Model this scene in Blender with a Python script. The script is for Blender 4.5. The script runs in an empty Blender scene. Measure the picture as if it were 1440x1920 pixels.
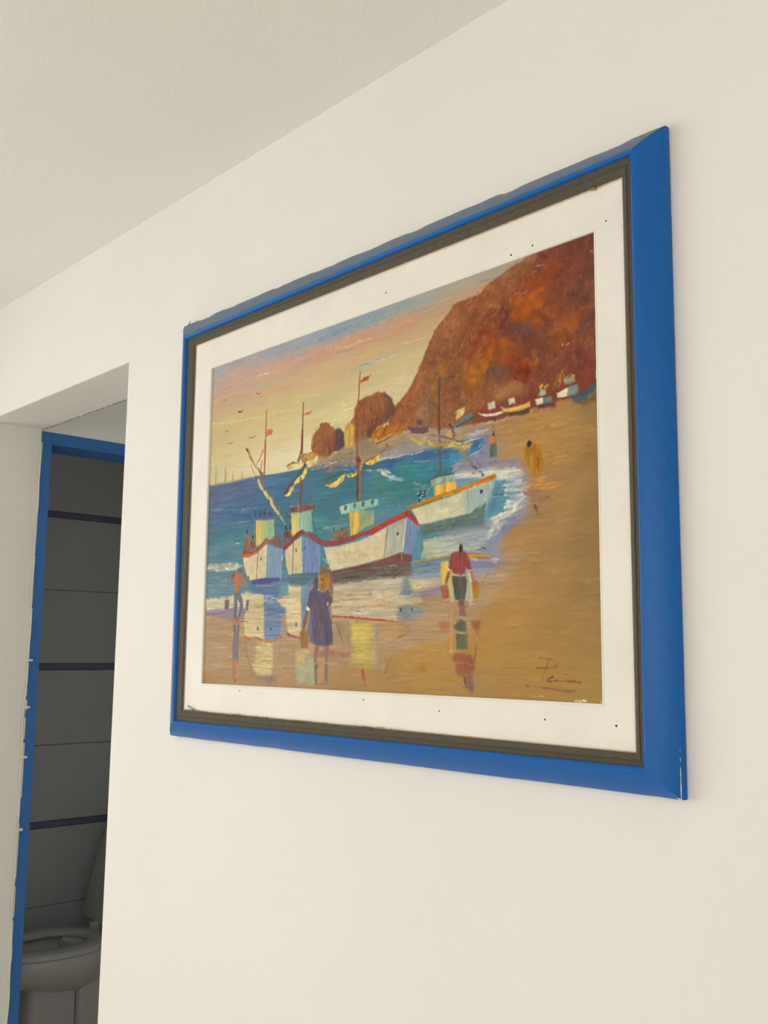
import bpy, bmesh, math, random
import numpy as np
from mathutils import Vector, Matrix
random.seed(5)
SC = bpy.context.scene
C = SC.collection
# ---------------- camera ----------------
cam_d = bpy.data.cameras.new('camera'); cam = bpy.data.objects.new('camera', cam_d); C.objects.link(cam)
cam_d.sensor_fit = 'HORIZONTAL'; cam_d.sensor_width = 36.0; cam_d.lens = 1885.01 / 1440 * 36; cam_d.clip_start = .02
RT = Vector((0.676843829522926, 0.7360479140195558, 0.010765626047795337))
DN = Vector((-0.09555732650609029, 0.1023533195867521, -0.9901477643870034))
FW = Vector((-0.7298980941116019, 0.6691466701979716, 0.13961198363757457))
m = Matrix((RT, -DN, -FW)).transposed().to_4x4(); m.translation = Vector((0, -1.0, 1.45)); cam.matrix_world = m
SC.camera = cam
# ---------------- light and exposure ----------------
SC.view_settings.view_transform = 'Standard'; SC.view_settings.look = 'None'
SC.view_settings.gamma = 1.0; SC.view_settings.exposure = 0; SC.view_settings.use_curve_mapping = False
W = bpy.data.worlds.new('daylight'); SC.world = W; W.use_nodes = True
bg = W.node_tree.nodes['Background']; bg.inputs[0].default_value = (.80, .88, 1.0, 1); bg.inputs[1].default_value = 1.2
def area(name, loc, rot, sx, sy, power, col):
    d = bpy.data.lights.new(name, 'AREA'); d.shape = 'RECTANGLE'; d.size = sx; d.size_y = sy; d.energy = power; d.color = col
    o = bpy.data.objects.new(name, d); o.location = loc; o.rotation_euler = rot; C.objects.link(o); return o
# daylight entering by the window of the left wall, plus fill added behind camera
area('window_daylight', (-3.62, -1.95, 1.45), (0, -math.pi / 2, 0), 1.5, 1.9, 55, (1.0, .985, .94))
area('front_fill', (1.0, -3.72, 1.62), (math.pi / 2, 0, 0), 2.3, 1.1, 36, (1.0, .95, .855))
# fill lamp added at the hallway's far end to brighten the dark doorway
area('hallway_fill', (-2.29, 1.56, 1.72), (-math.pi / 2, 0, 0), .46, .6, 2.8, (.93, .97, 1.0))
# ---------------- materials ----------------
def mat(name, col, rough=.6, spec=.5, noise=0., nscale=30., bump=0., bscale=200., coat=0., col2=None, uv=False, stretch=None):
    M = bpy.data.materials.new(name); M.use_nodes = True; nt = M.node_tree; b = nt.nodes['Principled BSDF']
    b.inputs['Roughness'].default_value = rough; b.inputs['Specular IOR Level'].default_value = spec
    b.inputs['Coat Weight'].default_value = coat; b.inputs['Coat Roughness'].default_value = .12
    b.inputs['Base Color'].default_value = (*col, 1)
    tc = nt.nodes.new('ShaderNodeTexCoord'); src = tc.outputs['UV' if uv else 'Object']
    if stretch:
        mp = nt.nodes.new('ShaderNodeMapping'); mp.inputs['Scale'].default_value = stretch; nt.links.new(src, mp.inputs[0]); src = mp.outputs[0]
    if noise or col2:
        n = nt.nodes.new('ShaderNodeTexNoise'); n.inputs['Scale'].default_value = nscale; n.inputs['Detail'].default_value = 6
        nt.links.new(src, n.inputs['Vector'])
        r = nt.nodes.new('ShaderNodeValToRGB'); nt.links.new(n.outputs['Fac'], r.inputs[0])
        c2 = col2 or tuple(min(1, c * (1 - noise)) for c in col)
        r.color_ramp.elements[0].position = .35; r.color_ramp.elements[1].position = .65
        r.color_ramp.elements[0].color = (*c2, 1); r.color_ramp.elements[1].color = (*col, 1)
        nt.links.new(r.outputs[0], b.inputs['Base Color'])
    if bump:
        n2 = nt.nodes.new('ShaderNodeTexNoise'); n2.inputs['Scale'].default_value = bscale; n2.inputs['Detail'].default_value = 4
        nt.links.new(src, n2.inputs['Vector'])
        bp = nt.nodes.new('ShaderNodeBump'); bp.inputs['Strength'].default_value = bump; bp.inputs['Distance'].default_value = .002
        nt.links.new(n2.outputs['Fac'], bp.inputs['Height']); nt.links.new(bp.outputs[0], b.inputs['Normal'])
    return M
M_wall = mat('wall_paint', (.84, .818, .775), .75, .3, noise=.03, nscale=2.5, bump=.25, bscale=90)
M_ceil = mat('ceiling_paint', (.90, .88, .835), .9, .2, noise=.03, nscale=3, bump=.5, bscale=260)
M_floor = mat('floor_tile', (.82, .77, .68), .35, .5, noise=.1, nscale=6)
M_blue = mat('blue_gloss_paint', (.004, .122, .44), .32, .28, noise=.10, nscale=3, bump=.12, bscale=60, uv=True, stretch=(1, 14, 1), coat=.0)
M_top = mat('painted_sheen_blue', (.008, .122, .40), .45, .2, bump=.15, bscale=50, uv=True, stretch=(1, 10, 1))
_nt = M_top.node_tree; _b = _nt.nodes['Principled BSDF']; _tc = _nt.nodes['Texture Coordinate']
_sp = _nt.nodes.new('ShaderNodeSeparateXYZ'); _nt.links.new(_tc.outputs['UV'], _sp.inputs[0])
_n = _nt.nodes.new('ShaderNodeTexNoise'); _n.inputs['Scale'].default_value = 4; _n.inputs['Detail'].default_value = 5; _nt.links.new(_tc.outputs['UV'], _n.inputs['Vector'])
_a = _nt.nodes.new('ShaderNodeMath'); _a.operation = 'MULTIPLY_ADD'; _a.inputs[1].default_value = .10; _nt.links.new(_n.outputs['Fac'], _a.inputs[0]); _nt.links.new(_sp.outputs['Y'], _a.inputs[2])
_r = _nt.nodes.new('ShaderNodeValToRGB'); _nt.links.new(_a.outputs[0], _r.inputs[0])       # grey ceiling reflection painted into the upward face's colour, plain blue at sight edge
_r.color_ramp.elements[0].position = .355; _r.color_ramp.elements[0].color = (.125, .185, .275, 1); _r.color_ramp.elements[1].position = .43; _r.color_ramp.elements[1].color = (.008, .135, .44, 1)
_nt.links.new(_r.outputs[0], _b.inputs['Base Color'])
M_doorblue = mat('blue_door_paint', (.04, .16, .43), .5, .3, noise=.1, nscale=4, bump=.2, bscale=60)
M_liner = mat('weathered_grey_wood', (.165, .145, .10), .5, .35, nscale=9, col2=(.06, .053, .038), bump=.6, bscale=30, uv=True, stretch=(1, 22, 1))
M_mat = mat('white_board_paint', (.86, .825, .745), .55, .4, noise=.05, nscale=14, bump=.25, bscale=160)
M_dark = mat('nail_hole_dark', (.04, .03, .02), .8)
M_fibre = mat('torn_wood_fibre', (.30, .18, .08), .8, noise=.4, nscale=60)
M_gilt = mat('yellowed_edge', (.42, .27, .11), .6, nscale=40, col2=(.62, .50, .32), uv=True, stretch=(1, .2, 1))
M_cable = mat('white_cable', (.78, .76, .68), .45)
M_clip = mat('clip_plastic', (.74, .70, .66), .5)
M_crack = mat('plaster_gap', (.13, .115, .085), .9)
M_tile = mat('grey_white_tile', (.70, .735, .76), .18, .5, noise=.05, nscale=3)
M_strip = mat('navy_border_tile', (.20, .23, .36), .2, .5)
M_grout = mat('grout', (.34, .33, .31), .9)
M_porc = mat('porcelain', (.78, .78, .76), .1, .6)
M_seat = mat('seat_plastic', (.74, .74, .72), .22, .5)
M_trim = mat('window_frame_paint', (.75, .74, .70), .4)
M_glass = bpy.data.materials.new('window_glass'); M_glass.use_nodes = True
_nt = M_glass.node_tree; _nt.nodes.clear()
_o = _nt.nodes.new('ShaderNodeOutputMaterial'); _m = _nt.nodes.new('ShaderNodeMixShader'); _t = _nt.nodes.new('ShaderNodeBsdfTransparent'); _g = _nt.nodes.new('ShaderNodeBsdfGlossy')
_g.inputs['Roughness'].default_value = .02; _m.inputs[0].default_value = .06
_nt.links.new(_t.outputs[0], _m.inputs[1]); _nt.links.new(_g.outputs[0], _m.inputs[2]); _nt.links.new(_m.outputs[0], _o.inputs[0])
# ---------------- helpers ----------------
def obj(name, verts, faces, mt, parent=None, smooth=False, uvs=None):
    me = bpy.data.meshes.new(name); me.from_pydata(verts, [], faces); me.update()
    if mt: me.materials.append(mt)
    if uvs:
        l = me.uv_layers.new(name='UVMap')
        for lp in me.loops: l.data[lp.index].uv = uvs[lp.vertex_index]
    if smooth:
        for p in me.polygons: p.use_smooth = True
    o = bpy.data.objects.new(name, me); C.objects.link(o); o.parent = parent; return o
def empty(name, loc, parent=None):
    o = bpy.data.objects.new(name, None); o.location = loc; o.empty_display_size = .05; C.objects.link(o); o.parent = parent; return o
class MB:
    def __init__(s): s.v = []; s.f = []
    def box(s, x0, x1, y0, y1, z0, z1):
        n = len(s.v); s.v += [(x0, y0, z0), (x1, y0, z0), (x1, y1, z0), (x0, y1, z0), (x0, y0, z1), (x1, y0, z1), (x1, y1, z1), (x0, y1, z1)]
        s.f += [tuple(n + k for k in q) for q in ((0, 3, 2, 1), (4, 5, 6, 7), (0, 1, 5, 4), (1, 2, 6, 5), (2, 3, 7, 6), (3, 0, 4, 7))]; return s
    def tube(s, pts, r, n=8):
        b0 = len(s.v); P_ = [Vector(p) for p in pts]
        for i, p in enumerate(P_):
            t = (P_[min(i + 1, len(P_) - 1)] - P_[max(i - 1, 0)]).normalized(); a = t.orthogonal().normalized() if abs(t.z) < .9 else Vector((1, 0, 0)); a = (a - t * a.dot(t)).normalized(); b = t.cross(a)
            rr = r[i] if isinstance(r, (list, tuple)) else r
            for k in range(n): an = 2 * math.pi * k / n; s.v.append(tuple(p + a * math.cos(an) * rr + b * math.sin(an) * rr))
        for i in range(len(P_) - 1):
            for k in range(n): s.f.append((b0 + i * n + k, b0 + i * n + (k + 1) % n, b0 + (i + 1) * n + (k + 1) % n, b0 + (i + 1) * n + k))
        s.f.append(tuple(b0 + k for k in range(n))[::-1]); s.f.append(tuple(b0 + (len(P_) - 1) * n + k for k in range(n))); return s
    def loft(s, rings, cap0=True, cap1=True):
        b0 = len(s.v); n = len(rings[0])
        for r in rings: s.v += [tuple(q) for q in r]
        for i in range(len(rings) - 1):
            for k in range(n): s.f.append((b0 + i * n + k, b0 + i * n + (k + 1) % n, b0 + (i + 1) * n + (k + 1) % n, b0 + (i + 1) * n + k))
        if cap0: s.f.append(tuple(b0 + k for k in range(n))[::-1])
        if cap1: s.f.append(tuple(b0 + (len(rings) - 1) * n + k for k in range(n)))
        return s
    def make(s, name, mt, parent=None, smooth=False, loc=None, bevel=0):
        v = s.v
        if loc is not None: v = [(a - loc[0], b - loc[1], c - loc[2]) for a, b, c in v]
        o = obj(name, v, s.f, mt, parent, smooth)
        if bevel:
            md = o.modifiers.new('bevel', 'BEVEL'); md.width = bevel; md.segments = 2; md.limit_method = 'ANGLE'
        return o
def struct(o): o['kind'] = 'structure'; return o
# ---------------- the room ----------------
H = 2.362; XL, XR, YF = -3.4, 2.4, -3.5
HX0, HX1, HY, HZ = -2.6755, -1.9016, .1525, 2.059      # hallway opening in the picture wall
T = .12
# picture wall and lintel are one plastered body: an upside-down U with softened arrises
wb = MB()
ring = [(-4.12, 0), (HX0, 0), (HX0, HZ), (HX1, HZ), (HX1, 0), (XR + T, 0), (XR + T, H), (-4.12, H)]
wb.v = [(x, 0, z) for x, z in ring] + [(x, HY, z) for x, z in ring]
n8 = 8
wb.f = [(0, 1, 2, 7), (2, 3, 6, 7), (3, 4, 5, 6)] + [(8, 15, 10, 9), (10, 15, 14, 11), (11, 14, 13, 12)] + [(k, 8 + k, 8 + (k + 1) % 8, (k + 1) % 8) for k in range(8)]
wall_back = struct(wb.make('wall_back', M_wall)); 
bm = bmesh.new(); bm.from_mesh(wall_back.data); bmesh.ops.recalc_face_normals(bm, faces=bm.faces)
eds = [e for e in bm.edges if all(abs(v.co.y) < 1e-5 for v in e.verts) and ((abs(e.verts[0].co.x - HX1) < 1e-4 and abs(e.verts[1].co.x - HX1) < 1e-4) or all(abs(v.co.z - HZ) < 1e-4 for v in e.verts))]
bmesh.ops.bevel(bm, geom=eds, offset=.004, segments=3, affect='EDGES', profile=.5); bm.to_mesh(wall_back.data); bm.free()
struct(MB().box(XL - T, XR + T, YF - T, 2.0, -.1, 0).box(-4.12, XL - T, 0, 2.0, -.1, 0).make('floor', M_floor))
struct(MB().box(-4.12, XR + T, YF - T, 2.0, H, H + .1).make('ceiling', M_ceil))
def wall_holes(name, axis, c0, c1, a0, a1, hole, mt=M_wall):     # a wall slab with one rectangular hole
    b = MB(); h0, h1, z0, z1 = hole
    def add(u0, u1, w0, w1):
        if u1 - u0 < 1e-4 or w1 - w0 < 1e-4: return
        b.box(c0, c1, u0, u1, w0, w1) if axis == 'x' else b.box(u0, u1, c0, c1, w0, w1)
    add(a0, h0, 0, H); add(h1, a1, 0, H); add(h0, h1, 0, z0); add(h0, h1, z1, H)
    return struct(b.make(name, mt))
wall_holes('wall_left', 'x', XL - T, XL, YF - T, 0, (-2.90, -1.0, .72, 2.18))
wall_holes('wall_front', 'y', YF - T, YF, XL, XR, (-.2, 2.2, 1.0, 2.2))
struct(MB().box(XR, XR + T, YF, 0, 0, H).make('wall_right', M_wall))
def glazing(name, axis, c, a0, a1, z0, z1, nx):
    r = empty(name, (c, (a0 + a1) / 2, z0) if axis == 'x' else ((a0 + a1) / 2, c, z0)); r['kind'] = 'structure'
    def bx(u0, u1, w0, w1, t, nm, mt):
        b = MB(); b.box(c - t, c + t, u0, u1, w0, w1) if axis == 'x' else b.box(u0, u1, c - t, c + t, w0, w1)
        o = b.make(nm, mt, r, loc=r.location); return o
    for u0, u1, w0, w1 in ((a0, a1, z0, z0 + .05), (a0, a1, z1 - .05, z1), (a0, a0 + .05, z0 + .05, z1 - .05), (a1 - .05, a1, z0 + .05, z1 - .05)): bx(u0, u1, w0, w1, .03, 'window_frame', M_trim)
    w = (a1 - a0 - .1) / nx
    for k in range(1, nx): bx(a0 + .05 + k * w - .02, a0 + .05 + k * w + .02, z0 + .05, z1 - .05, .025, 'mullion', M_trim)
    for k in range(nx): bx(a0 + .05 + k * w + (.02 if k else 0), a0 + .05 + (k + 1) * w - (.02 if k < nx - 1 else 0), z0 + .05, z1 - .05, .003, 'pane', M_glass)
    return r
glazing('window_1', 'x', XL - T / 2, -2.90, -1.0, .72, 2.18, 2)
glazing('fill_window_front', 'y', YF - T / 2, -.2, 2.2, 1.0, 2.2, 3)  # unseen window, made up as an opening for the front fill
# hallway behind the picture wall
DY0, DY1, DZ = HY + .0005, .95, 2.056      # bathroom door frame, outer size
FWD, FHD = .030, .034
wall_holes('wall_hall_left', 'x', HX0 - T, HX0, HY, 1.72, (DY0, DY1, 0, DZ))
struct(MB().box(HX1, HX1 + T, HY, 1.72, 0, H).make('wall_hall_right', M_wall))
struct(MB().box(HX0, HX1, 1.6, 1.72, 0, H).make('wall_hall_back', M_wall))
glazing('fill_window_hall', 'y', 1.585, -2.54, -2.04, 1.40, 2.04, 1)  # unseen window, added only to go with the hallway fill lamp
# door frame
d1 = empty('door_1', (HX0 - T / 2, (DY0 + DY1) / 2, 0)); d1['kind'] = 'structure'; d1['label'] = 'blue painted door frame of the dark bathroom'
for y0, y1 in ((DY0, DY0 + FWD), (DY1 - FWD, DY1)): MB().box(HX0 - T, HX0 + .003, y0, y1, 0, DZ).make('door_jamb', M_doorblue, d1, loc=d1.location, bevel=.0015)
MB().box(HX0 - T, HX0 + .003, DY0 + FWD, DY1 - FWD, DZ - FHD, DZ).make('door_head', M_doorblue, d1, loc=d1.location, bevel=.0015)
for y0, y1 in ((DY0 + FWD, DY0 + FWD + .012), (DY1 - FWD - .012, DY1 - FWD)): MB().box(HX0 - T, HX0 - .075, y0, y1, 0, DZ - FHD).make('door_stop', M_doorblue, d1, loc=d1.location)
# chipped white filler line along the frame's edge and the ragged plaster gap under the lintel's far edge
f = MB(); z = .02
while z < DZ - .03:
    l = random.uniform(.02, .09); w = random.uniform(.0008, .003)
    f.box(HX0 + .0005, HX0 + .0042, DY0 - .0015 - w, DY0 + random.uniform(0, .0025), z, min(z + l, DZ)); z += l + random.choice((0, 0, .01, .02))
o = f.make('paint_chips', M_cable, d1, loc=d1.location); o['kind'] = 'stuff'; o['label'] = 'chipped white filler along the blue frame edge'
g = MB(); x = HX0 + .005
while x < HX1:
    l = random.uniform(.01, .04); g.tube([(x, HY + .0005, HZ + random.uniform(-.001, .001)), (x + l * .5, HY + .0005, HZ - .0006), (x + l, HY + .0005, HZ + random.uniform(-.001, .001))], .0011, 5); x += l + random.uniform(0, .012)
o = g.make('plaster_gap', M_crack, wall_back); o['kind'] = 'stuff'; o['label'] = 'ragged dark gap where lintel plaster ends'
# ---------------- thin white cable beside the door frame ----------------
cb = empty('cable', (HX0 + .003, DY0, 0)); cb['label'] = 'thin white cable clipped down the edge of the blue door frame'; cb['category'] = 'cable'
CL = [[0.15393, 1.42225], [0.14984, 1.29763], [0.14634, 1.16649], [0.14941, 0.97943]]
pts = []
for k in range(90):
    z = 2.02 - k * .0215
    y = .1492 + .0016 * math.sin(k * .31) + .0012 * math.sin(k * .83 + 1) + .0012 * math.sin(k * .11)
    pts.append((HX0 + .0055 + .0012 * math.sin(k * .5), y, z))
MB().tube(pts, .0019, 6).make('wire', M_cable, cb, smooth=True, loc=cb.location)
c0 = None
for y, z in CL:
    c0 = MB().box(HX0, HX0 + .0105, .1450, .1615, z - .0032, z + .0032).make('clip', M_clip, cb, loc=cb.location, bevel=.001)
# ---------------- bathroom ----------------
BX, BY0, BY1 = -4.0, HY, 1.25
struct(MB().box(BX + .0, HX0 - T, BY1, BY1 + T, 0, H).make('wall_bathroom_back', M_wall))
wbl = struct(MB().box(BX - T, BX - .012, BY0, BY1, 0, H).make('wall_bathroom_left', M_grout))
# dark border strips at the heights of the three lines seen through the door, tile rows between
S = [.7395 + k * .6305 for k in range(-1, 3)]   # lower edges of the dark strips
def tile_mesh(w, h, mt, nm):
    b = .0015; t = .009
    v = [(0, 0, 0), (0, w, 0), (0, w, h), (0, 0, h), (t - b, 0, 0), (t - b, w, 0), (t - b, w, h), (t - b, 0, h), (t, b, b), (t, w - b, b), (t, w - b, h - b), (t, b, h - b)]
    fc = [(0, 3, 2, 1)] + [(k, (k + 1) % 4, 4 + (k + 1) % 4, 4 + k) for k in range(4)] + [(4 + k, 4 + (k + 1) % 4, 8 + (k + 1) % 4, 8 + k) for k in range(4)] + [(8, 9, 10, 11)]
    me = bpy.data.meshes.new(nm); me.from_pydata(v, [], fc); me.materials.append(mt); return me
segs = []
prev = 0.0
for s in S:
    if s > prev:
        k = max(1, round((s - prev) / .31)); hh = (s - prev) / k
        segs += [(prev + j * hh, hh, 'tile') for j in range(k)]
    segs.append((s, .0265, 'border_tile')); prev = s + .0265
while prev < H - .02:
    hh = min(.302, H - prev); segs.append((prev, hh, 'tile')); prev += hh
cache = {}
ycols = [(BY0, .553 - BY0), (.553, .60), (1.153, BY1 - 1.153)]
for zz, hh, nm in segs:
    if zz < 0 or hh < .02: continue
    for y, w in ycols:
        key = (nm, round(w, 3), round(hh, 3))
        if key not in cache: cache[key] = tile_mesh(w - .002, hh - .002, M_tile if nm == 'tile' else M_strip, nm)
        o = bpy.data.objects.new(nm, cache[key]); o.location = (BX - .012, y + .001, zz + .001); o.parent = wbl; C.objects.link(o)
        if nm == 'border_tile': o['label'] = 'narrow dark blue border tile'
# toilet, against the far bathroom wall, facing left in the picture
tl = empty('toilet', (-3.69, .72, 0)); tl['label'] = 'white toilet with raised lid in the dark bathroom doorway'; tl['category'] = 'toilet'
def oval(cx, cy, z, rx, ryf, ryb, n=28, sq=2.2):
    r = []
    for k in range(n):
        a = 2 * math.pi * k / n; c_, s_ = math.cos(a), math.sin(a)
        x = math.copysign(abs(c_) ** (2 / sq), c_) * rx; y = math.copysign(abs(s_) ** (2 / sq), s_) * (ryb if s_ > 0 else ryf)
        r.append((cx + x, cy + y, z))
    return r
cx, cy = -3.69, .74
bowl = MB().loft([oval(cx, cy + .04, .22, .09, .13, .16), oval(cx, cy + .03, .25, .12, .17, .18), oval(cx, cy, .285, .165, .225, .205), oval(cx, cy, .33, .183, .245, .215), oval(cx, cy, .365, .186, .25, .22), oval(cx, cy, .37, .18, .244, .214), oval(cx, cy, .37, .115, .19, .16), oval(cx, cy, .31, .10, .17, .14), oval(cx, cy + .02, .27, .06, .10, .08)], True, True)
bowl.make('bowl', M_porc, tl, True, tl.location)
MB().loft([oval(cx, cy - .03, 0, .115, .10, .10, sq=6), oval(cx, cy - .03, .02, .11, .095, .10, sq=6), oval(cx, cy - .03, .14, .105, .09, .10, sq=6), oval(cx, cy - .03, .255, .10, .085, .10, sq=6)]).make('pedestal', M_porc, tl, False, tl.location)
MB().loft([oval(cx, cy, .372, .186, .25, .20), oval(cx, cy, .386, .188, .252, .20), oval(cx, cy, .392, .178, .242, .19), oval(cx, cy, .392, .108, .178, .135), oval(cx, cy, .386, .100, .170, .128), oval(cx, cy, .372, .100, .170, .128), oval(cx, cy, .372, .186, .25, .20)], False, False).make('seat', M_seat, tl, True, tl.location)
lid = MB(); R_ = []
for off, sc_ in ((0, .96), (.004, 1.0), (.018, 1.0), (.026, .93), (.026, .55)):
    ring_ = []
    for (x, y, z) in oval(0, 0, 0, .200 * sc_, .225 * sc_, .225 * sc_, sq=2.3):
        if y < 0: x = math.copysign(.200 * sc_ * (1 - .10 * (y / .225) ** 6), x) if abs(x) > .03 else x
        h = (y + .225); lean = .12 * h / .45
        ring_.append((cx + x, .945 + off + lean, .402 + h))
    R_.append(ring_)
lid.loft(R_).make('lid', M_seat, tl, True, tl.location)
for dx in (-.06, .06): MB().box(cx + dx - .015, cx + dx + .015, .925, .965, .370, .412).make('hinge', M_seat, tl, loc=tl.location, bevel=.004)
MB().box(cx - .19, cx + .19, 1.08, 1.245, .373, .76).make('tank', M_porc, tl, loc=tl.location, bevel=.02)
MB().box(cx - .2, cx + .2, 1.07, 1.25, .76, .79).make('tank_lid', M_porc, tl, loc=tl.location, bevel=.008)
MB().box(cx - .10, cx + .10, .81, 1.10, .05, .372).make('tank_shelf', M_porc, tl, loc=tl.location, bevel=.02)
# ---------------- framed painting ----------------
OUT = [[-1.66216, 2.07884], [-0.59706, 2.0702], [-0.59943, 1.2978], [-1.65354, 1.29705]]
INN = [[-1.62009, 2.03952], [-0.63425, 2.04065], [-0.63533, 1.33066], [-1.61078, 1.32788]]
LIN = [[-1.59928, 2.02368], [-0.64963, 2.02084], [-0.64905, 1.34402], [-1.59565, 1.34634]]
OPN = [[-1.54268, 1.96729], [-0.69381, 1.9656], [-0.6942, 1.39586], [-1.53907, 1.39518]]
CAN = [[-1.54922, 1.96925], [-0.69553, 1.96739], [-0.6956, 1.39543], [-1.54551, 1.39496]]
fp = empty('framed_painting', (-1.128, 0, 1.30)); fp['category'] = 'painting'
fp['label'] = 'wide blue frame holding a painted beach scene with fishing boats, hung on the white wall'
FL = fp.location
def v3(p, y): return Vector((p[0], y, p[1]))
def mixr(A, B, t): return [[a[0] + (b[0] - a[0]) * t, a[1] + (b[1] - a[1]) * t] for a, b in zip(A, B)]
cen = [sum(p[0] for p in OUT) / 4, sum(p[1] for p in OUT) / 4]
def inset(A, d): return [[p[0] + (d if p[0] < cen[0] else -d), p[1] + (d if p[1] < cen[1] else -d)] for p in A]
prof = [(inset(OUT, .003), -.0002, 0), (OUT, -.002, 1.), (OUT, -.0095, 1.), (inset(OUT, .0015), -.0118, .7), (mixr(OUT, INN, .35), -.0215, 0), (mixr(OUT, INN, .66), -.0285, 0), (mixr(OUT, INN, .80), -.0312, 0), (mixr(OUT, INN, .88), -.0318, 0), (mixr(OUT, INN, .96), -.0303, 0), (INN, -.0272, 0), (INN, -.0210, 0)]
lprof = [(INN, -.0205, 0), (INN, -.0262, 0), (mixr(INN, LIN, .22), -.0268, 0), (mixr(INN, LIN, .40), -.0250, 0), (mixr(INN, LIN, .48), -.0262, 0), (mixr(INN, LIN, .66), -.0262, 0), (mixr(INN, LIN, .9), -.0240, 0), (LIN, -.0222, 0), (LIN, -.0190, 0)]
def rails(name, prof, mt, n, parent, wob, labels):
    for i in range(4):
        j = (i + 1) % 4; vs = []; uv = []; fs = []; r = random.Random(11 + i); K = len(prof)
        L_ = (v3(prof[1][0][j], 0) - v3(prof[1][0][i], 0)).length
        nz = [0.] * (n + 1); val = 0
        for k in range(n + 1):
            if r.random() < .5: val = r.uniform(-1, .35) if r.random() < .35 else r.uniform(-.2, .35)
            nz[k] = val * (0 if k in (0, n) else 1)
        out = Vector(((0, 0, 1), (1, 0, 0), (0, 0, -1), (-1, 0, 0))[i])
        for k in range(n + 1):
            t = k / n
            for q, (R, y, wz) in enumerate(prof):
                p = v3(R[i], y).lerp(v3(R[j], y), t) + out * (nz[k] * wz * wob[i])
                vs.append(tuple(p - FL)); uv.append((t * L_ * 10, q / K * .6))
        for k in range(n):
            for q in range(K - 1):
                a = k * K + q; fs.append((a, a + 1, a + K + 1, a + K))
            fs.append((k * K + K - 1, k * K, (k + 1) * K, (k + 1) * K + K - 1))
        fs.append(tuple(range(K))[::-1]); fs.append(tuple(n * K + q for q in range(K)))
        o = obj(name, vs, fs, mt, parent, False, uv)
        bm = bmesh.new(); bm.from_mesh(o.data); bmesh.ops.recalc_face_normals(bm, faces=bm.faces); bm.to_mesh(o.data); bm.free()
        for p_ in o.data.polygons: p_.use_smooth = len(p_.vertices) == 4
        o.data.set_sharp_from_angle(angle=math.radians(38))
        if labels:
            o['label'] = labels[i]
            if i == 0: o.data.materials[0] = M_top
        yield o
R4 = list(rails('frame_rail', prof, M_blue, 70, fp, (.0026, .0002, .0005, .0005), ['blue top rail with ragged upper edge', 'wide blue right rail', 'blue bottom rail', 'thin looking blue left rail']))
L4 = list(rails('inner_slip', lprof, M_liner, 24, fp, (0, 0, 0, 0), None))
def quad_ring(A, ya, B, yb, name, mt, parent, nn=10, extra=None):
    seq = [(A, ya)] + (extra or []) + [(B, yb)]; vs = []; fs = []; per = 4 * nn; uv = []
    for q, (R, y) in enumerate(seq):
        for i in range(4):
            for k in range(nn):
                p = v3(R[i], y).lerp(v3(R[(i + 1) % 4], y), k / nn); vs.append(tuple(p - parent.location if parent is fp else p - FL)); uv.append((p.x * 3 + p.z * 3, q * .2))
    for q in range(len(seq) - 1):
        for k in range(per): fs.append((q * per + k, q * per + (k + 1) % per, (q + 1) * per + (k + 1) % per, (q + 1) * per + k))
    return obj(name, vs, fs, mt, parent, False, uv)
mt_ = quad_ring(inset(LIN, -.004), -.0195, inset(OPN, .0), -.0165, 'mat_board', M_mat, fp, 12,
    [(LIN, -.0200), (inset(LIN, .004), -.0205), (inset(OPN, -.0042), -.0205), (inset(OPN, -.0036), -.0202), (inset(OPN, -.0030), -.0206), (inset(OPN, -.0018), -.0210), (inset(OPN, -.0004), -.0204)])
mt_['label'] = 'flat white inner board around the painted scene'
quad_ring(inset(LIN, -.001), -.0216, inset(LIN, .0012), -.0209, 'yellowed_edge', M_gilt, fp, 12)
for (x, z) in [[-1.06962, 1.98711], [-0.82481, 1.97435], [-0.7888, 1.97676], [-0.67514, 1.97354], [-0.95512, 1.37523], [-0.7775, 1.37365], [-0.67562, 1.37205], [-1.10805, 1.3838], [-1.42121, 1.38619]]:
    r = random.uniform(.0010, .0015); vs = [(x + r * math.cos(a * math.pi / 4) - FL.x, -.02062, z + r * math.sin(a * math.pi / 4) - FL.z) for a in range(8)] + [(x - FL.x, -.0197, z - FL.z)]
    vs += [(x + r * .9 * math.cos(a * math.pi / 4) - FL.x, -.0209, z + r * .9 * math.sin(a * math.pi / 4) - FL.z) for a in range(8)]
    o = obj('nail_hole', vs, [tuple(range(9, 17))] + [(a, (a + 1) % 8, 9 + (a + 1) % 8, 9 + a) for a in range(8)], M_dark, mt_)
for P_, r in (([[-1.65079, 2.07458], [-1.64141, 2.07877], [-1.63592, 2.0828]], .0011), ([[-1.57947, 1.35463], [-1.5579, 1.34909], [-1.53678, 1.34457]], .0008), ([[-0.69511, 2.01989], [-0.68798, 2.01949], [-0.6857, 2.01592]], .0016)):
    yy = -.011 if r == .0011 else -.0225
    MB().tube([(p[0], yy - .001 * k, p[1]) for k, p in enumerate(P_)], [r, r, r * .4], 5).make('splinter', M_fibre, fp, loc=FL)
fr = MB(); rr = random.Random(3)
for k in range(46):
    t = rr.random() ** 1.3; t = t * .62; a, b = LIN[3], LIN[2]; x = a[0] + (b[0] - a[0]) * t; z = a[1] + (b[1] - a[1]) * t
    l = rr.uniform(.008, .03); s_ = rr.uniform(-.0012, .0014)
    fr.tube([(x, -.0232, z + s_), (x + l * .5, -.0240 - rr.uniform(0, .002), z + s_ + rr.uniform(-.002, .001)), (x + l, -.0232, z + s_ + rr.uniform(-.0015, .0015))], [.0004, rr.uniform(.0005, .0011), .0003], 4)
o = fr.make('frayed_fibres', M_fibre, fp, loc=FL); o['kind'] = 'stuff'; o['label'] = 'frayed brown fibres along the lower inner edge'
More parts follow.
